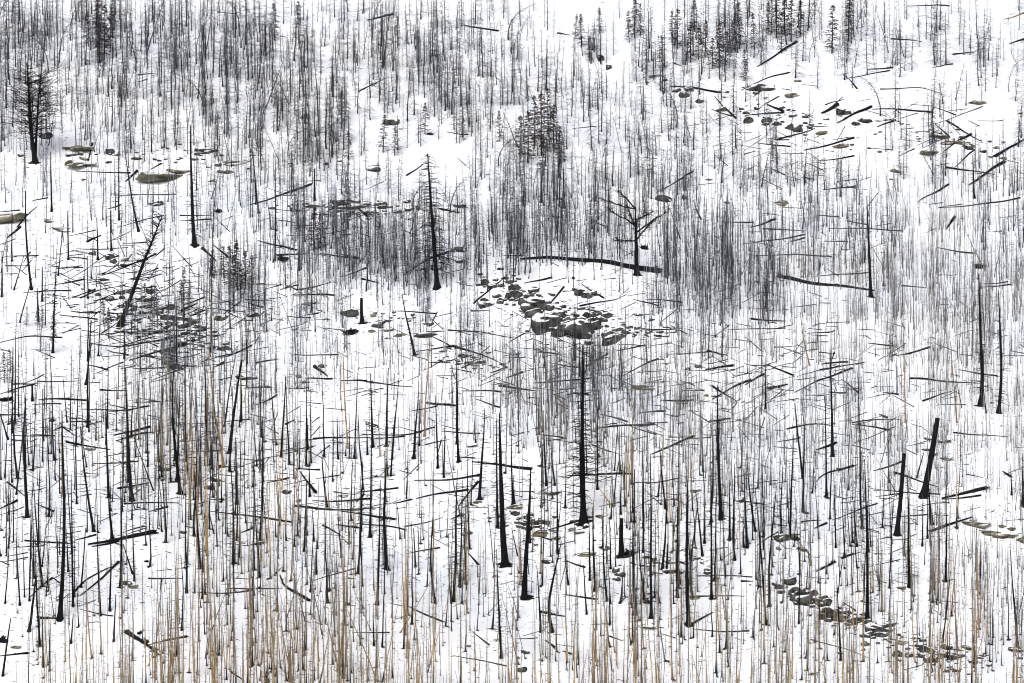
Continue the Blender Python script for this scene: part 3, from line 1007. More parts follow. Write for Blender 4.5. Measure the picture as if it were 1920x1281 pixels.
# ------------------------------------------------------------------ boulders: x y w h (px), s snow dusted, b bare slab, k black charred mound
ROCKS = """
148,277,50,9,b 135,290,17,6,s 152,306,50,8,b 157,297,15,5,b 205,284,15,10,s 85,255,20,10,s 310,328,88,22,b 283,336,30,13,b 335,322,40,10,b 383,282,30,6,s
443,303,40,6,b 425,321,30,9,b 293,381,22,9,s 400,338,14,5,b 14,410,60,22,b 92,414,16,8,b 115,428,36,5,b 256,297,16,6,s 158,336,10,4,b 220,290,12,4,b 410,395,16,10,k
612,307,10,7,k 733,228,26,10,s 805,251,16,5,k 934,264,8,4,b 1142,126,10,8,s 1127,110,10,12,s 1214,154,8,5,b 1229,141,24,4,b 1247,150,8,6,s 860,386,24,6,s 700,318,22,6,s
1245,372,26,11,s 1427,163,42,12,s 1497,151,13,7,b 1485,177,25,9,b 1581,210,23,13,s 1403,226,15,12,s 1437,227,16,11,s 1458,232,12,8,s 1480,238,14,11,s 1495,242,16,15,s 1540,248,18,9,b
1353,205,16,9,s 1282,178,18,10,s 1292,168,14,8,s 1312,190,14,8,s 1268,170,14,7,s 1836,191,32,8,b 1763,255,32,7,b 1777,265,24,7,b 1803,267,28,8,b 1815,272,20,6,b 1745,284,36,11,b
1867,276,10,5,b 1881,267,7,5,b 1881,296,12,6,b 1857,294,8,5,b 1577,272,24,8,b 1678,319,16,9,b 1671,336,7,5,b 1462,379,26,9,b 1329,336,12,4,b 1284,371,10,7,s 1363,379,10,4,s
1622,226,22,8,s 1605,232,14,7,s 1650,247,8,4,b 1642,251,7,4,b 1703,233,7,3,b 1913,212,8,4,b
173,475,12,8,s 207,482,15,12,s 212,490,12,8,s 235,487,13,7,b 226,548,14,10,s 229,558,10,7,s 245,546,14,9,s 282,545,16,8,s 206,561,14,7,s 335,598,30,14,s 360,602,24,14,s 345,610,22,12,s
318,575,18,10,s 300,582,14,8,s 270,585,16,8,s 225,590,10,7,s 285,560,14,8,s 262,560,12,7,s 240,568,12,7,s 250,580,12,7,s 310,595,16,9,s 320,606,18,9,s 375,612,18,8,s 475,590,20,6,s 415,594,20,8,s
533,484,30,9,k 460,706,36,8,s 395,652,14,7,s 378,648,10,6,s 415,655,12,8,s 425,652,16,8,s 315,680,20,8,s 328,686,20,10,s 571,716,16,6,b 560,706,10,8,b 605,686,14,6,s 295,701,8,3,b
12,748,34,8,k 362,638,10,9,k 98,788,12,6,k 655,585,28,13,s 660,621,32,13,k 700,592,10,8,b 708,610,18,10,s 698,620,14,6,b 716,602,8,4,b 728,619,18,6,b 752,627,24,8,b 795,628,40,7,s
863,467,20,9,s 864,490,16,8,s 850,470,10,6,s 910,531,14,13,s 923,537,16,8,s 965,540,20,14,s 958,553,18,14,s 970,552,16,12,s 955,528,12,6,s 932,555,14,8,s 938,563,10,7,s 910,572,20,10,s 908,562,12,6,s
980,565,14,13,s 1000,545,16,8,s 995,553,12,6,s 1005,570,24,14,s 990,577,18,12,s 1018,570,20,12,s 1000,588,20,10,s 1030,577,14,8,s 1025,606,36,20,s 1050,592,18,10,s 1057,610,18,12,s 1068,603,20,12,s
1080,617,46,20,s 1075,594,16,9,s 1090,602,18,10,s 1100,606,20,12,s 1107,592,20,10,s 1112,611,20,10,s 1127,600,16,8,s 1137,592,14,8,s 1050,621,22,10,s 1088,549,20,12,s 1100,553,18,10,s 1112,550,14,8,s
1080,543,12,6,s 1117,586,14,8,s 1148,636,24,11,s 1138,628,14,8,s 1175,622,16,8,s 1165,630,16,7,s 1158,617,18,6,s 1180,613,12,5,s 1195,615,10,6,s 1197,589,20,5,s 1222,600,10,4,s 890,690,8,3,b
885,680,24,7,b 862,682,10,4,s 870,668,14,5,s 903,678,14,6,s 893,670,14,5,s 830,658,12,4,b 1205,724,36,9,b 1152,728,12,3,b 1208,464,18,12,k 1838,499,30,9,k 1830,497,12,8,k
1075,521,6,8,k 1860,755,8,6,b 1768,827,24,6,b 1742,822,18,5,s 1750,852,14,6,b 1738,843,16,6,s 1775,860,20,6,b 1657,533,9,12,k 1419,528,8,6,k 1323,741,9,5,b 1338,742,9,4,b 1290,691,8,5,b 1310,687,12,6,s
1305,920,18,6,b 1392,936,26,7,s 1420,943,14,5,s 1035,924,28,5,b 965,948,24,7,b 977,972,14,8,s 985,981,20,10,s 1000,975,22,12,s 1012,998,28,12,b 1022,979,16,8,s 1042,1008,16,6,b 966,962,14,7,s
1073,991,14,5,b 1085,998,18,5,b 1125,968,16,7,b 1139,1027,12,12,b 1095,1039,26,9,b 1110,1038,14,6,b 1218,1041,22,5,s 1232,1054,14,4,b 1258,1070,26,9,s 1272,1070,20,6,s 1230,1074,12,4,b
1155,1070,12,10,s 1163,1077,18,8,s 1156,1086,14,7,s 1302,1119,18,11,b 1216,1176,26,4,b 1025,1052,16,6,s 1212,1128,18,9,k 1180,1036,26,12,k
1467,1008,26,12,s 1490,1005,20,10,s 1460,1027,9,9,b 1505,1028,20,8,b 1480,1090,22,12,s 1452,1094,8,5,s 1496,1110,28,18,s 1507,1125,28,15,s 1521,1112,22,12,s 1536,1123,28,13,s 1547,1129,20,10,s 1488,1120,14,18,s
1560,1150,32,20,s 1573,1158,20,14,b 1545,1156,18,10,s 1586,1148,14,7,s 1598,1165,18,11,s 1611,1162,16,10,s 1590,1171,12,7,b 1617,1152,10,6,s 1628,1168,14,12,s 1640,1180,30,16,s 1656,1172,24,12,s 1671,1170,16,8,s
1625,1190,22,10,s 1650,1190,22,8,s 1622,1207,14,12,b 1618,1218,9,6,b 1662,1189,10,8,b 1690,1205,14,12,b 1712,1196,10,4,b 1738,1218,26,14,s 1728,1229,20,8,s 1742,1237,18,16,s 1754,1240,10,8,b 1775,1212,18,10,s
1765,1229,12,6,s 1786,1232,20,8,s 1799,1228,18,7,s 1683,1226,16,12,s 1705,1229,14,8,s 1815,1213,20,8,b 1835,1230,16,8,s 1905,1217,24,6,s 1825,1240,14,7,s
1833,982,44,10,b 1826,976,22,9,b 1858,997,36,8,b 1878,1003,32,10,b 1898,1004,18,6,b 1898,990,16,6,b 1880,986,14,5,b 1917,1010,20,12,b 1690,1101,14,6,b 1525,1262,14,5,b
585,384,38,10,s 555,393,20,7,s 648,376,46,9,s 668,388,28,9,s 690,399,20,7,s 714,383,22,8,s 746,397,14,6,s 768,392,16,6,s 636,394,22,7,b 610,401,16,6,s 762,378,14,5,s
4,1198,36,11,k 30,1212,16,6,b 275,1052,12,5,k 235,1093,20,8,s 250,1100,18,8,b 343,998,12,6,s 393,913,16,10,s 405,898,20,5,s 310,878,20,8,b 168,841,20,6,b 538,922,16,8,s 642,929,18,4,b 560,938,8,4,s
705,893,8,5,k 885,836,18,4,b 896,940,20,5,b 855,?,0,0,s 880,998,12,9,b 878,1211,9,6,b 482,1018,22,6,s 455,1018,10,3,b 670,? 978,1256,16,10,s 972,1233,8,5,b 985,1222,14,6,s 262,1186,14,6,k 275,1202,16,10,k 290,1218,16,9,k
"""
def ico(n):
    t = (1 + 5 ** .5) / 2
    V = [(-1, t, 0), (1, t, 0), (-1, -t, 0), (1, -t, 0), (0, -1, t), (0, 1, t), (0, -1, -t), (0, 1, -t), (t, 0, -1), (t, 0, 1), (-t, 0, -1), (-t, 0, 1)]
    F = [(0, 11, 5), (0, 5, 1), (0, 1, 7), (0, 7, 10), (0, 10, 11), (1, 5, 9), (5, 11, 4), (11, 10, 2), (10, 7, 6), (7, 1, 8), (3, 9, 4), (3, 4, 2), (3, 2, 6), (3, 6, 8), (3, 8, 9), (4, 9, 5), (2, 4, 11), (6, 2, 10), (8, 6, 7), (9, 8, 1)]
    V = [np.array(v) / np.linalg.norm(v) for v in V]
    for _ in range(n):
        c = {}; G = []
        def mid(a, b):
            k = (min(a, b), max(a, b))
            if k not in c: m = V[a] + V[b]; V.append(m / np.linalg.norm(m)); c[k] = len(V) - 1
            return c[k]
        for a, b, d in F:
            x, y, z = mid(a, b), mid(b, d), mid(d, a); G += [(a, x, z), (b, y, x), (d, z, y), (x, y, z)]
        F = G
    return np.array(V), np.array(F)
IV, IF = ico(3); IV2, IF2 = ico(1)
def rock_shape(g, flat, V0=None):
    V = (IV if V0 is None else V0).copy()
    for _ in range(8):                                   # cleave with random planes for a blocky outline
        n = g.normal(0, 1, 3); n /= np.linalg.norm(n); d = g.uniform(0.5, 0.85)
        q = V @ n - d; V = np.where(q[:, None] > 0, V - q[:, None] * n * 0.9, V)
    for f, am in ((2.3, .2 if flat else .09), (5, .11 if flat else .05), (10, .05 if flat else .025)):
        ph = g.uniform(0, 6, 3); kk = g.normal(0, 1, (3, 3)) * f
        V = V * (1 + am * np.sin(V @ kk + ph).sum(1, keepdims=True) * 0.6)
    lo, hi = V.min(0), V.max(0); V = (V - (lo + hi) / 2) / (hi - lo)       # unit box
    return V
ROCKV = [rock_shape(np.random.default_rng(60 + k), False, IV2) for k in range(6)]
ROCKM = {}
for t, mat in (('s', M_ROCK), ('b', M_SLAB), ('k', M_BARK)):
    for k in range(10):
        g = np.random.default_rng(40 + k + ord(t)); Vr = rock_shape(g, t == 'b')
        C = np.tile(CHAR * 1.2, (len(Vr), 1)) * g.uniform(.6, 1.6, (len(Vr), 1))
        gm = (Vr, IF, C)
        if t == 'k':                                     # a burnt root lump: knobbly core with broken stubs
            C = C * 0 + CHAR; n = 26
            Pk, Rk, Ck = limbs(Vr[g.integers(0, len(Vr), n)] * .5, g.uniform(0, 6.28, n), g.uniform(.2, .45, n), g.uniform(-.2, 1.2, n), g.uniform(-.3, 1.0, n), np.full(n, .07), CHAR * 1.3, 4, 4, .3, g)
            gm = cat([(Vr * [.6, .6, .6], IF, C), tubes(Pk, Rk, 4, Ck)])
        ROCKM[t, k] = mesh('boulder', gm, mat, False)
def boulder(x, y, w, h, t, g, name='boulder'):
    if t == 's' and 980 < x < 1150 and 555 < y < 640: w *= 1.3; h *= 1.35
    P = ground([x], [y + h * .28])[0]; s = P[1] / FPX
    o = put('burnt_stump' if t == 'k' else name, ROCKM[t, int(g.integers(10))], None, P)
    dep = w * s * g.uniform(0.8, 1.3)
    o.scale = (w * s * 1.3, dep, h * s * (1.4 if t == 'b' else 1.9)); o.rotation_euler = (math.atan(SLOPE) * 0.6, g.uniform(-.12, .12), g.choice([0, math.pi]) + g.uniform(-.25, .25))
    if t == 'k': tag(o, 'stump', 'black stumps and root lumps in the snow'); look = 'charred black root lump'
    else:
        tag(o, 'rock', 'rocks showing through the snow')
        look = ('large ' if w * h > 420 else 'small ' if w * h < 90 else '') + ('flat olive slab' if t == 'b' and w > 2.2 * h else 'bare olive rock' if t == 'b' else 'snow-topped dark rock')
    reg(o, 'rock', (x, y), look)
gi = np.random.default_rng(5)
for tok in ROCKS.split():
    if '?' in tok: continue
    q = tok.split(',')
    if len(q) == 5: boulder(*(float(v) for v in q[:4]), q[4], gi)

gi = np.random.default_rng(31)
ZL = [(260, 560, 140, 80, 34), (300, 640, 130, 60, 28), (150, 500, 140, 60, 16), (620, 400, 120, 40, 14), (500, 560, 120, 60, 16), (560, 860, 420, 110, 30), (1020, 620, 160, 60, 14), (1500, 700, 260, 90, 36), (1280, 760, 200, 120, 22),
      (1540, 250, 220, 70, 18), (1620, 960, 200, 90, 14), (900, 700, 200, 60, 14), (200, 900, 200, 140, 20)]
li = 0
for zx, zy, ax, ay, n in ZL:
    for _ in range(int(n * .8)):
        x, y = gi.normal(zx, ax * .6), gi.normal(zy, ay * .6)
        if not (5 < x < 1915 and 60 < y < 1270): continue
        Lg = gi.uniform(12, 48) * (1.3 if zx < 320 else 1); an = gi.normal(-.16 if zx < 420 else 0, .3) + (gi.random() < .15) * gi.normal(0, .6)
        dx, dy = math.cos(an) * Lg / 2, math.sin(an) * Lg / 2
        log([(x - dx, y - dy), (x + dx, y + dy)], gi.uniform(1.8, 3.3), '', False, np.random.default_rng(3000 + li), li); li += 1
# small broken rock between the boulders (nobody could count it)
parts = []
for zx, zy, ax, ay, sl, n in ((310, 608, 85, 40, .35, 150), (1070, 596, 90, 26, .15, 120), (960, 550, 50, 30, .3, 60), (640, 388, 110, 16, .05, 60), (870, 672, 60, 16, .2, 30), (1620, 1172, 130, 20, .42, 130), (1760, 1232, 110, 18, .1, 60),
                              (1480, 225, 110, 26, .35, 50), (1790, 262, 60, 14, .2, 25), (1000, 985, 60, 26, .1, 40), (1240, 1060, 70, 16, 0, 30), (330, 300, 150, 22, 0, 50), (740, 600, 60, 16, .1, 30), (1180, 625, 60, 12, -.1, 30)):
    x = gi.normal(zx, ax * .7, n); y = gi.normal(zy, ay * .6, n) + (x - zx) * sl
    P = ground(x, y); ss = P[:, 1] / FPX
    for i in range(n):
        Vr = np.array(ROCKV[int(gi.integers(6))]); w = gi.uniform(4, 10) * gi.choice([1, 1, 1.8]) * ss[i]
        V_ = Vr @ rotm(0, 0, gi.uniform(0, 6)).T * np.array([w, w, w * gi.uniform(.5, .9)]) + P[i]
        parts.append((V_, IF2, np.zeros((len(V_), 3))))
o = put('scree', mesh('scree', cat(parts), M_ROCK)); tag(o, None, kind='stuff', label="small broken rocks scattered between the boulders")

# fine windfall past the few hundred largest logs, one mass
n = 1500
zi = gi.choice(len(ZL) + 3, n, p=np.array([z[4] for z in ZL] + [60, 60, 40], float) / (sum(z[4] for z in ZL) + 160))
ZZL = ZL + [(960, 800, 900, 300, 0), (960, 950, 950, 260, 0), (1400, 500, 500, 300, 0)]
x = np.array([gi.normal(ZZL[i][0], ZZL[i][2] * .7) for i in zi]); y = np.array([gi.normal(ZZL[i][1], ZZL[i][3] * .65) for i in zi])
ok = (x > -40) & (x < 1960) & (y > 80) & (y < 1300); x, y = x[ok], y[ok]; n = len(x)
Lg = gi.uniform(8, 46, n); an = gi.normal(-.04, .32, n) + np.where(gi.random(n) < .15, gi.normal(0, .7, n), 0)
P = np.stack([ground(x + np.cos(an) * Lg * f, y + np.sin(an) * Lg * f) for f in (-.5, 0, .5)], 1)
ss = P[:, 1, 1] / FPX; P[:, :, 2] += .04
parts = [tubes(P, (gi.uniform(.4, 1.0, n) * ss)[:, None] * np.array([[.6, .9, 1.1]]), 4, np.repeat((CHAR[None] * gi.uniform(.8, 5, (n, 1)))[:, None], 3, 1))]
o = put('windfall', mesh('windfall', cat(parts), M_BARK)); tag(o, None, kind='stuff', label="fine fallen stems and sticks strewn over the snow")

# ------------------------------------------------------------------ conifers that kept their brown needles: x y(base) h px
NEED = """1078,74,48 1090,90,64 1105,116,50 1124,64,50 1190,72,76 1200,66,60 1270,92,76 1242,133,66 1349,128,86 1360,122,64 1295,118,78 1310,112,66 1386,92,88 1395,152,60
1455,72,84 1470,66,72 1483,78,82 1560,100,92 1590,78,80 180,90,84 195,112,104 206,98,84 166,88,66 188,125,70 654,300,56 718,286,72 740,292,56 797,252,60 937,265,58 868,264,46
975,296,80 990,306,98 1002,268,90 1015,292,120 1028,256,92 1038,286,90 1050,306,70 1018,330,76 345,562,62 356,576,52 430,542,82 420,522,62 445,546,92 460,542,72 474,532,54 400,522,54
272,582,52 285,594,60 195,612,52 203,636,60 8,718,58 20,700,46 50,612,38 70,612,42 80,616,40 588,472,84 602,470,70 745,90,60 515,76,70 560,82,80 640,240,70 1440,64,60 1500,70,70 1322,108,70 1180,80,60 1415,94,70
1260,80,60 1335,130,60 1302,60,60 1372,100,60 1465,100,50 185,70,80 210,70,70 340,575,50 440,520,70 452,560,70"""
def needle_proto(g):
    H = 5.5; path = np.stack([np.cumsum(g.normal(0, .02, 8)), np.cumsum(g.normal(0, .02, 8)), np.linspace(-.3, H, 8)], -1)
    tr = tubes(path[None], np.linspace(.085, .015, 8)[None], 5, np.tile(CHAR * 2, (1, 8, 1)))
    n = 95; t = g.uniform(.1, .99, n) ** .85; L = (1.25 * (1 - t) ** .8 + .12) * g.uniform(.6, 1.15, n)
    P, Rd, Cx = limbs(along(path, t), g.uniform(0, 6.28, n), L, g.uniform(-.1, .3, n), g.uniform(-.5, 0, n), np.full(n, .022), CHAR * 2, 4, 3, .1, g)
    br = tubes(P, Rd, 3, Cx)
    m = 10; idx = np.repeat(np.arange(n), m); N = n * m; q = g.uniform(.25, 1.05, N)
    f = q * 3; k = np.minimum(f.astype(int), 2); fr = (f - k)[:, None]
    c = P[idx, k] * (1 - fr) + P[idx, k + 1] * fr
    a = g.normal(0, 1, (N, 3)); a[:, 2] *= .5; a[:, 2] -= .5; a /= np.linalg.norm(a, axis=1, keepdims=True)
    b = g.normal(0, 1, (N, 3)); b -= (b * a).sum(1, keepdims=True) * a; b /= np.linalg.norm(b, axis=1, keepdims=True)
    l = g.uniform(.09, .22, N)[:, None]; w = l * .28
    V = np.stack([c - b * w, c + b * w, c + a * l], 1).reshape(-1, 3); F = np.arange(N * 3).reshape(-1, 3)
    cc = (BROWN + g.uniform(-.4, .9, (N, 1)) * np.array([.05, .02, .012])).clip(.006)
    return tr, br, (V, F, np.repeat(cc, 3, 0))
NP = []
for k in range(6):
    tr, br, fo = needle_proto(np.random.default_rng(70 + k))
    NP.append((mesh('trunk', tr, M_BARK), mesh('branches', br, M_BARK), mesh('needles', fo, M_BARK)))
gi = np.random.default_rng(6)
for tok in NEED.split():
    x, y, h = (float(v) for v in tok.split(','))
    P = ground([x], [y])[0]; s = P[1] / FPX; sc = h * s / 5.5
    o = bpy.data.objects.new('needled_conifer', None); COL.objects.link(o); o.location = P
    o.scale = (sc * gi.uniform(.85, 1.15),) * 2 + (sc,); o.rotation_euler = (gi.normal(0, .02), gi.normal(0, .02), gi.uniform(0, 6.28))
    a, b, c = NP[int(gi.integers(6))]
    put('trunk', a, o); put('branches', b, o); put('needles', c, o)
    tag(o, 'dead conifer', 'conifers still holding scorched brown needles')
    reg(o, 'needled', (x, y - h / 2), ('tall ' if h > 80 else 'small ' if h < 52 else '') + 'brown-needled conifer')

# ------------------------------------------------------------------ fill: stands of thin dead stems
def proto(kind, g):
    if kind == 'c':
        H, r, nt, L0, L1, rt = 7.5, .062, 58, 1.15 * g.uniform(.5, 1.15), .2, .022; col = CHAR * 1.3 + (HAZE_GREY * g.uniform(0, .8) if g.random() < .6 else ASH * g.uniform(.35, .9))
    elif kind == 's':
        H, r, nt, L0, L1, rt = 6.0, .046, 26, .5 * g.uniform(.6, 1.4), .12, .019; col = CHAR * 1.3 + (HAZE_GREY * g.uniform(0, .8) if g.random() < .5 else ASH * g.uniform(.4, 1.15))
    elif kind == 'p':
        H, r, nt, L0, L1, rt = 4.6, .033, 8, .26, .1, .016; col = CHAR + (PALE * g.uniform(.2, 1.1) if g.random() < .6 else (PALE * .8 + ASH * .5) * g.uniform(.6, 1.3))
    elif kind == 'g':
        H, r, nt, L0, L1, rt = 7.0, .050, 26, .42, .14, .017; col = CHAR + PALE * g.uniform(.4, 1.4)
    elif kind == 'k':
        H, r, nt, L0, L1, rt = 8.0, .068, 34, .55 * g.uniform(.4, 1.3), .15, .02; col = CHAR * g.uniform(.8, 2.5)
    else:
        H, r, nt, L0, L1, rt = 8.5, .060, 30, .36, .12, .017; col = (TAN * 1.1 if g.random() < .72 else np.array([.30, .245, .165])) * g.uniform(.75, 1.1)
    K = 9; tt = np.linspace(0, 1, K)
    arch = (g.random() < (.09 if kind in 'cs' else .0)) * g.uniform(.3, .8)
    path = np.stack([np.cumsum(g.normal(0, .011 * H / 2, K)) * .5 + arch * H * tt ** 2.6, np.cumsum(g.normal(0, .01 * H, K)) * .4, tt * H * (1 - arch * .35 * tt ** 2) - .25], -1)
    path[0, :2] = 0
    rad = r * (1 - .8 * tt); rad[0] *= 1.5
    cc = np.tile(col, (K, 1))
    if kind == 't':
        gr = np.array([.17, .145, .12]); m = np.clip(tt * 1.3 - g.uniform(0.0, .4), 0, .9)[:, None]; cc = cc * (1 - m) + gr * m
        if g.random() < .55: cc[:2] = CHAR * 3
    if kind == 'g':
        w = g.random()
        if w < .35: cc = CHAR * 2 + .25 * cc
        elif w < .6: cc = cc * .45 + np.array([.20, .15, .10]) * .55
        if g.random() < .5: cc[:1] = CHAR * 3
    tr = tubes(path[None], rad[None], 5 if kind in 'tg' else 4, cc[None])
    lo = .12 if kind == 'c' else .25
    t = g.uniform(lo, .99, nt); az = g.uniform(0, 6.28, nt)
    L = (L0 * (1 - (t - lo) / (1 - lo)) ** .7 + L1) * g.uniform(.4, 1.15, nt)
    e0 = g.normal(.15, .3, nt); e1 = g.normal(-.75 if kind == 'c' else -.2, .25, nt)
    tc = np.interp(t, tt, np.arange(K)).astype(int)
    P, Rd, Cx = limbs(along(path, t), az, L, e0, e1, np.full(nt, rt), CHAR * 2 + col * .35, 4 if kind == 'c' else 3, 3, .12, g)
    tw = tubes(P, Rd, 3, Cx)
    if kind in 'tgk':                                    # bark litter heaped round the foot
        n = 7; th = np.arange(n) * 2 * math.pi / n; q = g.uniform(.1, .34, n)
        Vc = np.concatenate([[[0, 0, .09]], np.stack([np.cos(th) * q * 1.3, np.sin(th) * q, -.06 + np.sin(th) * q * .3], -1)])
        Fc = np.array([[0, 1 + i, 1 + (i + 1) % n] for i in range(n)])
        tr = cat([tr, (Vc, Fc, np.tile(np.array([.02, .017, .013]), (n + 1, 1)))])
    return H, tr, tw
KN = {'c': ('dead_conifer', 'dead conifer', 'dead conifers with drooping bare branches', 'conifer_stand', 'bare grey conifer'),
      's': ('slender_snag', 'dead stem', 'slender grey dead stems', 'stem_thicket', 'slender grey stem'),
      'p': ('dead_sapling', 'sapling', 'short pale dead saplings', 'sapling_thicket', 'short pale sapling'),
      'g': ('weathered_pole', 'dead stem', 'weathered thin poles without bark', 'pole_stand', 'thin weathered pole'),
      'k': ('blackened_pole', 'dead stem', 'blackened poles among the larger burnt trees', 'blackened_pole_stand', 'thin blackened pole'),
      't': ('tan_pole', 'dead stem', 'tan barkless poles low on the slope', 'tan_pole_thicket', 'tan barkless pole')}
NPRO = 20
PRO = {k: [proto(k, np.random.default_rng(200 + 20 * i + j)) for j in range(NPRO)] for i, k in enumerate('cspgtk')}

DENS = """788887666655522466766543
616777666666554454423533
655665666566665542212322
322335541214655444332234
123334453244566444455443
111123478886666677665555
111234456553334588777776
111344331134223464455566
212454442234665544345565
111343442223566666666645
112343111112222356545555
112343111111112355443454
112344332221223454544455
111245565433344444554455
144677886543566555555566
256777887654677666666666
268888998766788777777777"""
CLS = """cccccccccccccccccccccccc
cccccccccccccccccccccccc
ssscccccccccccccccccccsc
ssssssccccccccccccccccss
ssssssscccccccssssssspps
ssssssssssssssssssssspps
sssssssssssssssssspppppp
sssssssssssssssssppppppp
ssgsssspppppsspppppppppp
ggggggpppppppppppppppppp
gggggggggggggppppppppppp
ggggggggggggggggpppppppp
ggggggggggggggggggggpppp
ggggtgggggggggggggggggpp
gttttttttttggttgtggtggtg
gttttttttttttttttttttttt
gttttttttttttttttttttttt"""
DENS = [[int(c) for c in r] for r in DENS.splitlines()]; CLS = CLS.splitlines()
SPAC = {'c': 25., 's': 13.5, 'p': 9.0, 'g': 16., 't': 17.}
HPX = {'c': (60, 112), 's': (50, 112), 'p': (34, 92), 'g': (60, 175), 't': (90, 260), 'k': (80, 230)}
NB = len(DENS); DK = {'c': 1.0, 's': 1.3, 'p': 1.15, 'g': 1.0, 't': 1.0}
# clear spots in the stands, as ellipses (x, y, rx, ry) in the picture
OPEN = [(122, 98, 40, 34), (740, 250, 95, 24), (820, 300, 60, 34), (1065, 35, 44, 34), (1480, 150, 80, 36), (1560, 230, 90, 30), (1700, 190, 60, 30), (1850, 235, 60, 40), (60, 300, 70, 18),
        (120, 640, 30, 60), (1060, 580, 130, 46), (640, 790, 130, 60), (850, 900, 160, 60), (1120, 930, 90, 60), (1560, 620, 60, 20), (60, 700, 40, 30), (1330, 1000, 60, 50), (1500, 1040, 50, 40), (1520, 1130, 50, 20), (720, 600, 60, 40), (940, 490, 14, 30), (1700, 770, 60, 20)]
# thickest stands: (x, y, rx, ry, extra stems, class)
STANDS = [(585, 420, 80, 50, 50, 's'), (655, 445, 80, 50, 60, 's'), (735, 460, 90, 50, 90, 's'), (800, 480, 70, 56, 60, 's'), (690, 410, 140, 40, 40, 's'), (588, 460, 24, 40, 16, 's'),
          (350, 820, 190, 170, 46, 'k'), (440, 900, 90, 100, 14, 'k'), (270, 860, 100, 110, 14, 'k'), (90, 900, 90, 150, 24, 'k'), (1240, 970, 230, 130, 44, 'k'), (1450, 920, 130, 130, 18, 'k'), (740, 930, 250, 140, 34, 'k'), (1600, 930, 200, 100, 20, 'k'), (60, 740, 60, 90, 10, 'k'),
          (330, 800, 130, 130, 34, 't'), (470, 960, 200, 90, 50, 't'), (820, 1040, 250, 70, 36, 't'), (1500, 1190, 420, 70, 50, 't'), (1200, 900, 160, 90, 30, 't'), (1650, 1080, 260, 90, 50, 't'),
          (1360, 505, 170, 65, 190, 's'), (1300, 470, 100, 70, 80, 's'), (1600, 500, 280, 60, 200, 'p'), (1180, 380, 200, 60, 90, 's'), (1010, 340, 80, 80, 30, 'c'),
          (1000, 420, 120, 40, 130, 's'), (1130, 460, 120, 40, 130, 's'), (240, 50, 220, 60, 80, 'c'), (400, 50, 120, 60, 30, 'c'), (60, 60, 60, 50, 40, 'c'), (590, 240, 70, 60, 60, 'c'), (730, 120, 180, 90, 40, 'c'), (830, 110, 30, 70, 40, 'c'), (440, 120, 140, 80, 60, 'c'),
          (1090, 650, 60, 60, 70, 's'), (1140, 690, 80, 50, 80, 's'), (290, 620, 110, 50, 60, 's'), (440, 530, 60, 40, 60, 's'), (330, 770, 110, 90, 60, 'g'), (1100, 780, 140, 60, 60, 'g'), (1320, 840, 70, 70, 50, 'g'), (1480, 30, 90, 50, 20, 'c'), (1290, 60, 90, 60, 16, 'c'),
          (180, 200, 160, 50, 60, 's'), (1020, 740, 70, 60, 40, 'g'), (400, 1180, 160, 60, 30, 't'), (580, 1180, 110, 60, 40, 't'), (1620, 560, 200, 60, 160, 'p'), (1830, 560, 70, 90, 60, 's')]
HERO = [(p[0][0], p[0][1], w) for p, w, st, lm in S if w >= 8]
FRONT = [(1110, 535, 140, 34), (1060, 635, 110, 36), (960, 590, 60, 26), (1560, 560, 90, 26), (310, 350, 60, 24), (150, 320, 50, 22), (25, 425, 50, 24), (1530, 1150, 60, 24), (1640, 1205, 70, 22), (1845, 1010, 70, 24), (222, 1035, 70, 22), (1808, 950, 60, 22), (680, 630, 50, 24), (1210, 480, 24, 18)]
def hides(x, yb, h):
    if any(((x - a) / c) ** 2 + ((yb - b) / e) ** 2 < 1 and g.random() < .85 for a, b, c, e in FRONT): return True
    return any(abs(x - hx) < w * .75 and hy - 20 < yb < hy + 240 and g.random() < .8 for hx, hy, w in HERO)
fill = {k: [] for k in 'cspgtk'}
g = np.random.default_rng(77)
for r in range(NB):
    for cidx in range(-5, 29):
        ci = min(max(cidx, 0), 23); d = DENS[r][ci]; k0 = CLS[r][ci]; dd = (2.3 + .78 * d) if (r < 10 and not (ci < 3 and r > 3)) else .9 + .9 * d
        h0, h1 = HPX[k0]; hm = (h0 + h1) / 2
        n = (80 * dd / SPAC[k0]) * (80 / hm) * (dd / 5.3) ** 0.45 * DK[k0]
        n = int(n + g.random())
        for _ in range(n):
            # blend classes and densities over cell borders
            x = cidx * 80 + g.uniform(-18, 98); ym = r * 80 + g.uniform(-18, 98)
            k = k0; h = g.uniform(h0, h1) * g.choice([1, 1, .7])
            cx = min(max(int(x // 80), 0), 23); cy = min(max(int(ym // 80), 0), NB - 1)
            if g.random() < .5: k = CLS[cy][cx]; h = g.uniform(*HPX[k]) * g.choice([1, 1, .7])
            yb = ym + h / 2
            cl = math.sin(x * .051 + 2 * math.sin(yb * .013)) + math.sin(x * .021 - yb * .017 + 1) + .6 * math.sin(x * .11 + yb * .02)
            if cl < -1.2 and g.random() < .35: continue
            if any(((x - a) / c) ** 2 + ((yb - b) / e) ** 2 < 1 and g.random() < .86 for a, b, c, e in OPEN): continue
            if any(((x - a) / c) ** 2 + ((yb - .55 * h - b) / e) ** 2 < 1 and g.random() < .7 for a, b, c, e in OPEN[:8]): continue
            if yb < 2 or yb > 1500 or hides(x, yb, h): continue
            fill[k].append((x, yb, h, min(math.exp(g.normal(-.14, .45)), 1.25 if k in 'tg' else 1.7), int(g.integers(NPRO)), g.uniform(0, 6.28), g.normal(0, .02) + (g.random() < .06) * g.normal(0, .2), g.normal(0, .022) + (g.random() < .08) * g.normal(0, .22)))

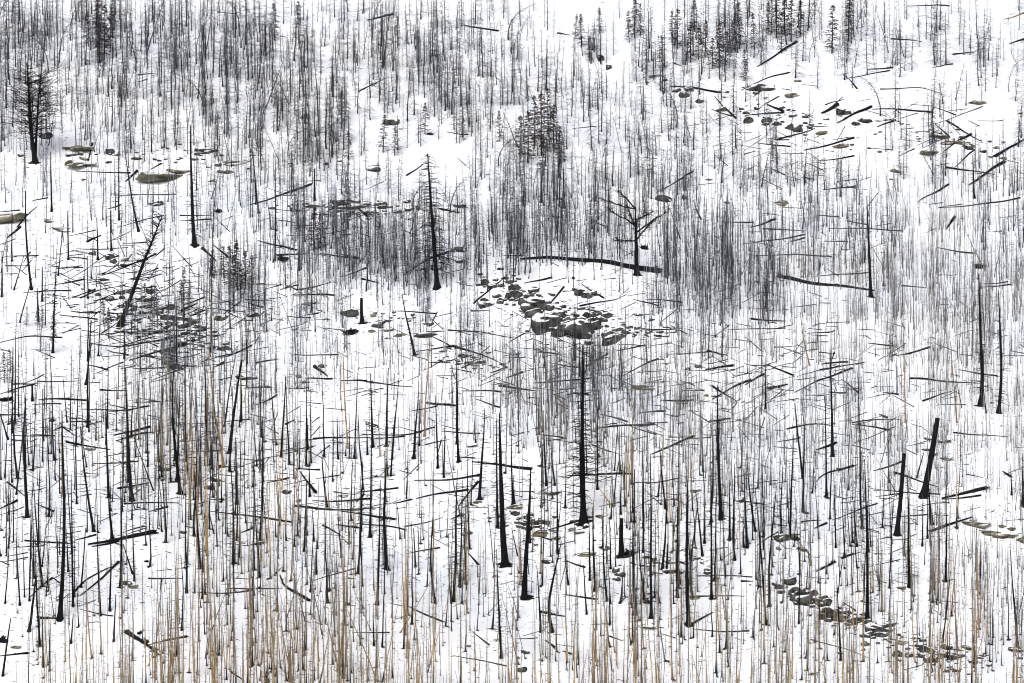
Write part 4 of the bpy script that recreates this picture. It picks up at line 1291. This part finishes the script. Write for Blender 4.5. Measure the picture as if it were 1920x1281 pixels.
for ex, ey, rx_, ry_, n, k in STANDS:
    for _ in range(n):
        x = g.normal(ex, rx_ * .6); ym = g.normal(ey, ry_ * .6); h = g.uniform(*HPX[k])
        if ym + h / 2 < 2 or hides(x, ym + h / 2, h): continue
        fill[k].append((x, ym + h / 2, h, min(math.exp(g.normal(-.1, .42)), 1.25 if k in 'tg' else 1.6), int(g.integers(NPRO)), g.uniform(0, 6.28), g.normal(0, .03), g.normal(0, .03)))
ORD = 0
for k in 'cspgtk':
    L = fill[k]
    if not L: continue
    arr = np.array([q[:2] for q in L]); P = ground(arr[:, 0], arr[:, 1])
    vis = np.array([max(0, min(q[1], 1281) - max(q[1] - q[2], 0)) * (0 < q[0] < 1920) * (q[3]) * (1 if q[1] < 1281 else .5) for q in L])
    order = np.argsort(-vis)
    name, cat_, grp, stuff, look = KN[k]
    meshes = {}
    for j in range(NPRO):
        H, tr, tw = PRO[k][j]
        if k in 'c': meshes[j] = (mesh('trunk', tr, M_BARK), mesh('twigs', tw, M_BARK))
        else: meshes[j] = (mesh(name, cat([tr, tw]), M_BARK),)
    rest = []
    for rank, i in enumerate(order):
        x, yb, h, wf, j, rz, rx, ry = L[i]; H = PRO[k][j][0]; s = P[i, 1] / FPX
        sz = h * s / H; sx = wf * (sz * .5 + .5 * (P[i, 1] / 480 if k in 'cs' else 1.0))
        if rank < 290:
            if k in 'c':
                o = bpy.data.objects.new(name, None); COL.objects.link(o); put('trunk', meshes[j][0], o); put('twigs', meshes[j][1], o)
            else: o = put(name, meshes[j][0])
            o.location = P[i]; o.scale = (sx, sx, sz); o.rotation_euler = (rx, ry, rz)
            tag(o, cat_, grp)
            reg(o, 'f' + k, (x, (max(yb - h, 0) + min(yb, 1281)) / 2), look, rank=vis[i])
        else: rest.append((i, sx, sz))
    parts = []
    for i, sx, sz in rest:
        x, yb, h, wf, j, rz, rx, ry = L[i]; H, tr, tw = PRO[k][j]
        Rm = rotm(rx, ry, rz) * np.array([sx, sx, sz])[None, :]
        for gm in (tr, tw):
            V_, F_, C_ = gm
            parts.append((V_ @ Rm.T + P[i], F_, C_ * (0.7 + .6 * ((i * 37) % 100) / 100)))
    if parts:
        o = put(stuff, mesh(stuff, cat(parts), M_BARK)); tag(o, None, kind='stuff', label=f"dense far mass of {grp}")
    print("fill", k, len(L), len(rest))

# ------------------------------------------------------------------ litter: bark, twigs and tiny stones on the snow (one uncountable mass)
g = np.random.default_rng(9); N = 27000
ux = g.uniform(-60, 1980, N); uy = g.uniform(0, 1281, N)
dens = np.interp(uy, [0, 300, 500, 640, 1281], [.12, .35, .75, .8, .9]) * np.where((ux < 700) & (uy > 350), 1.0, .7)
wob = np.sin(ux * .03 + np.sin(uy * .02) * 2) + np.sin(uy * .045 + ux * .012)
keep = g.random(N) < dens * np.clip(.55 + .35 * wob, .12, 1)
ux, uy = ux[keep], uy[keep]
ex = g.normal(180, 65, 500); ey = g.normal(797, 20, 500); ux = np.concatenate([ux, ex]); uy = np.concatenate([uy, ey])
cx_ = np.concatenate([g.normal(1040, 80, 260), g.normal(300, 70, 420), 1480 + 380 * g.random(260)]); cy_ = np.concatenate([g.normal(590, 26, 260), g.normal(620, 45, 420), np.zeros(260)])
cy_[-260:] = 1090 + (cx_[-260:] - 1480) * .42 + g.normal(0, 16, 260)
ux = np.concatenate([ux, cx_]); uy = np.concatenate([uy, cy_])
P = ground(ux, uy); n = len(P); s = P[:, 1] / FPX
az = g.normal(0, .45, n) + g.choice([0, math.pi], n); L = g.exponential(2.6, n) * s + 1.4 * s
dx, dy = np.cos(az) * L, np.sin(az) * L
P0 = np.stack([P[:, 0] - dx / 2, P[:, 1] - dy / 2], -1); P1 = np.stack([P[:, 0] + dx / 2, P[:, 1] + dy / 2], -1)
Q = np.zeros((n, 3, 3)); Q[:, 0, :2] = P0; Q[:, 2, :2] = P1; Q[:, 1, :2] = P[:, :2]; Q[:, :, 2] = hz(Q[:, :, 0], Q[:, :, 1]) + .02
rr = g.uniform(.25, .85, n) * s
Rr = np.stack([rr * .5, rr, rr * .3], -1)
cc = np.where(g.random((n, 1)) < .7, CHAR[None] * g.uniform(1, 4, (n, 1)), np.array([.10, .09, .065])[None] * g.uniform(.5, 1.3, (n, 1)))
o = put('forest_litter', mesh('forest_litter', tubes(Q, Rr, 4, np.repeat(cc[:, None], 3, 1)), M_BARK)); tag(o, None, kind='stuff', label="bits of bark, twigs and stones scattered over the snow")

# ------------------------------------------------------------------ labels: look + ordinal place beside the nearest landmark
LM = [t for t in THINGS if t['lm']]
LMP = np.array([t['px'] for t in LM])
ORDW = ['', 'second ', 'third ', 'fourth ', 'fifth ', 'sixth ', 'seventh ', 'eighth ', 'ninth ', 'tenth ', 'eleventh ', 'twelfth ']
def ordw(i):
    if i < 12: return ORDW[i]
    n = i + 1; return f"{n}{'th' if 10 <= n % 100 <= 20 else {1: 'st', 2: 'nd', 3: 'rd'}.get(n % 10, 'th')} "
BIG = {'fk': 'taller ', 'fc': 'larger ', 'fs': 'taller ', 'fp': 'taller ', 'fg': 'taller ', 'ft': 'taller '}
for t in LM: t['o']['label'] = 'charred black tree: the ' + t['lm']
groups = {}
for t in THINGS:
    if t['lm']: continue
    dv = t['px'] - LMP; dist = np.hypot(dv[:, 0], dv[:, 1]); j = int(dist.argmin()); dx, dy = dv[j]
    side = ('left of' if dx < 0 else 'right of') if abs(dx) > abs(dy) else ('above' if dy < 0 else 'below')
    groups.setdefault((t['kind'], t['look'], j, side), []).append((dist[j], t))
for (kind, look, j, side), L in groups.items():
    L.sort(key=lambda q: q[0])
    for i, (_, t) in enumerate(L):
        t['o']['label'] = f"{BIG.get(kind, '')}{look}, {ordw(i)}nearest {side} the {LM[j]['lm']}"
labs = [t['o']['label'] for t in THINGS]
print(LN, "things", len(THINGS), "dup", len(labs) - len(set(labs)), "longest", max(labs, key=lambda q: len(q.split())))
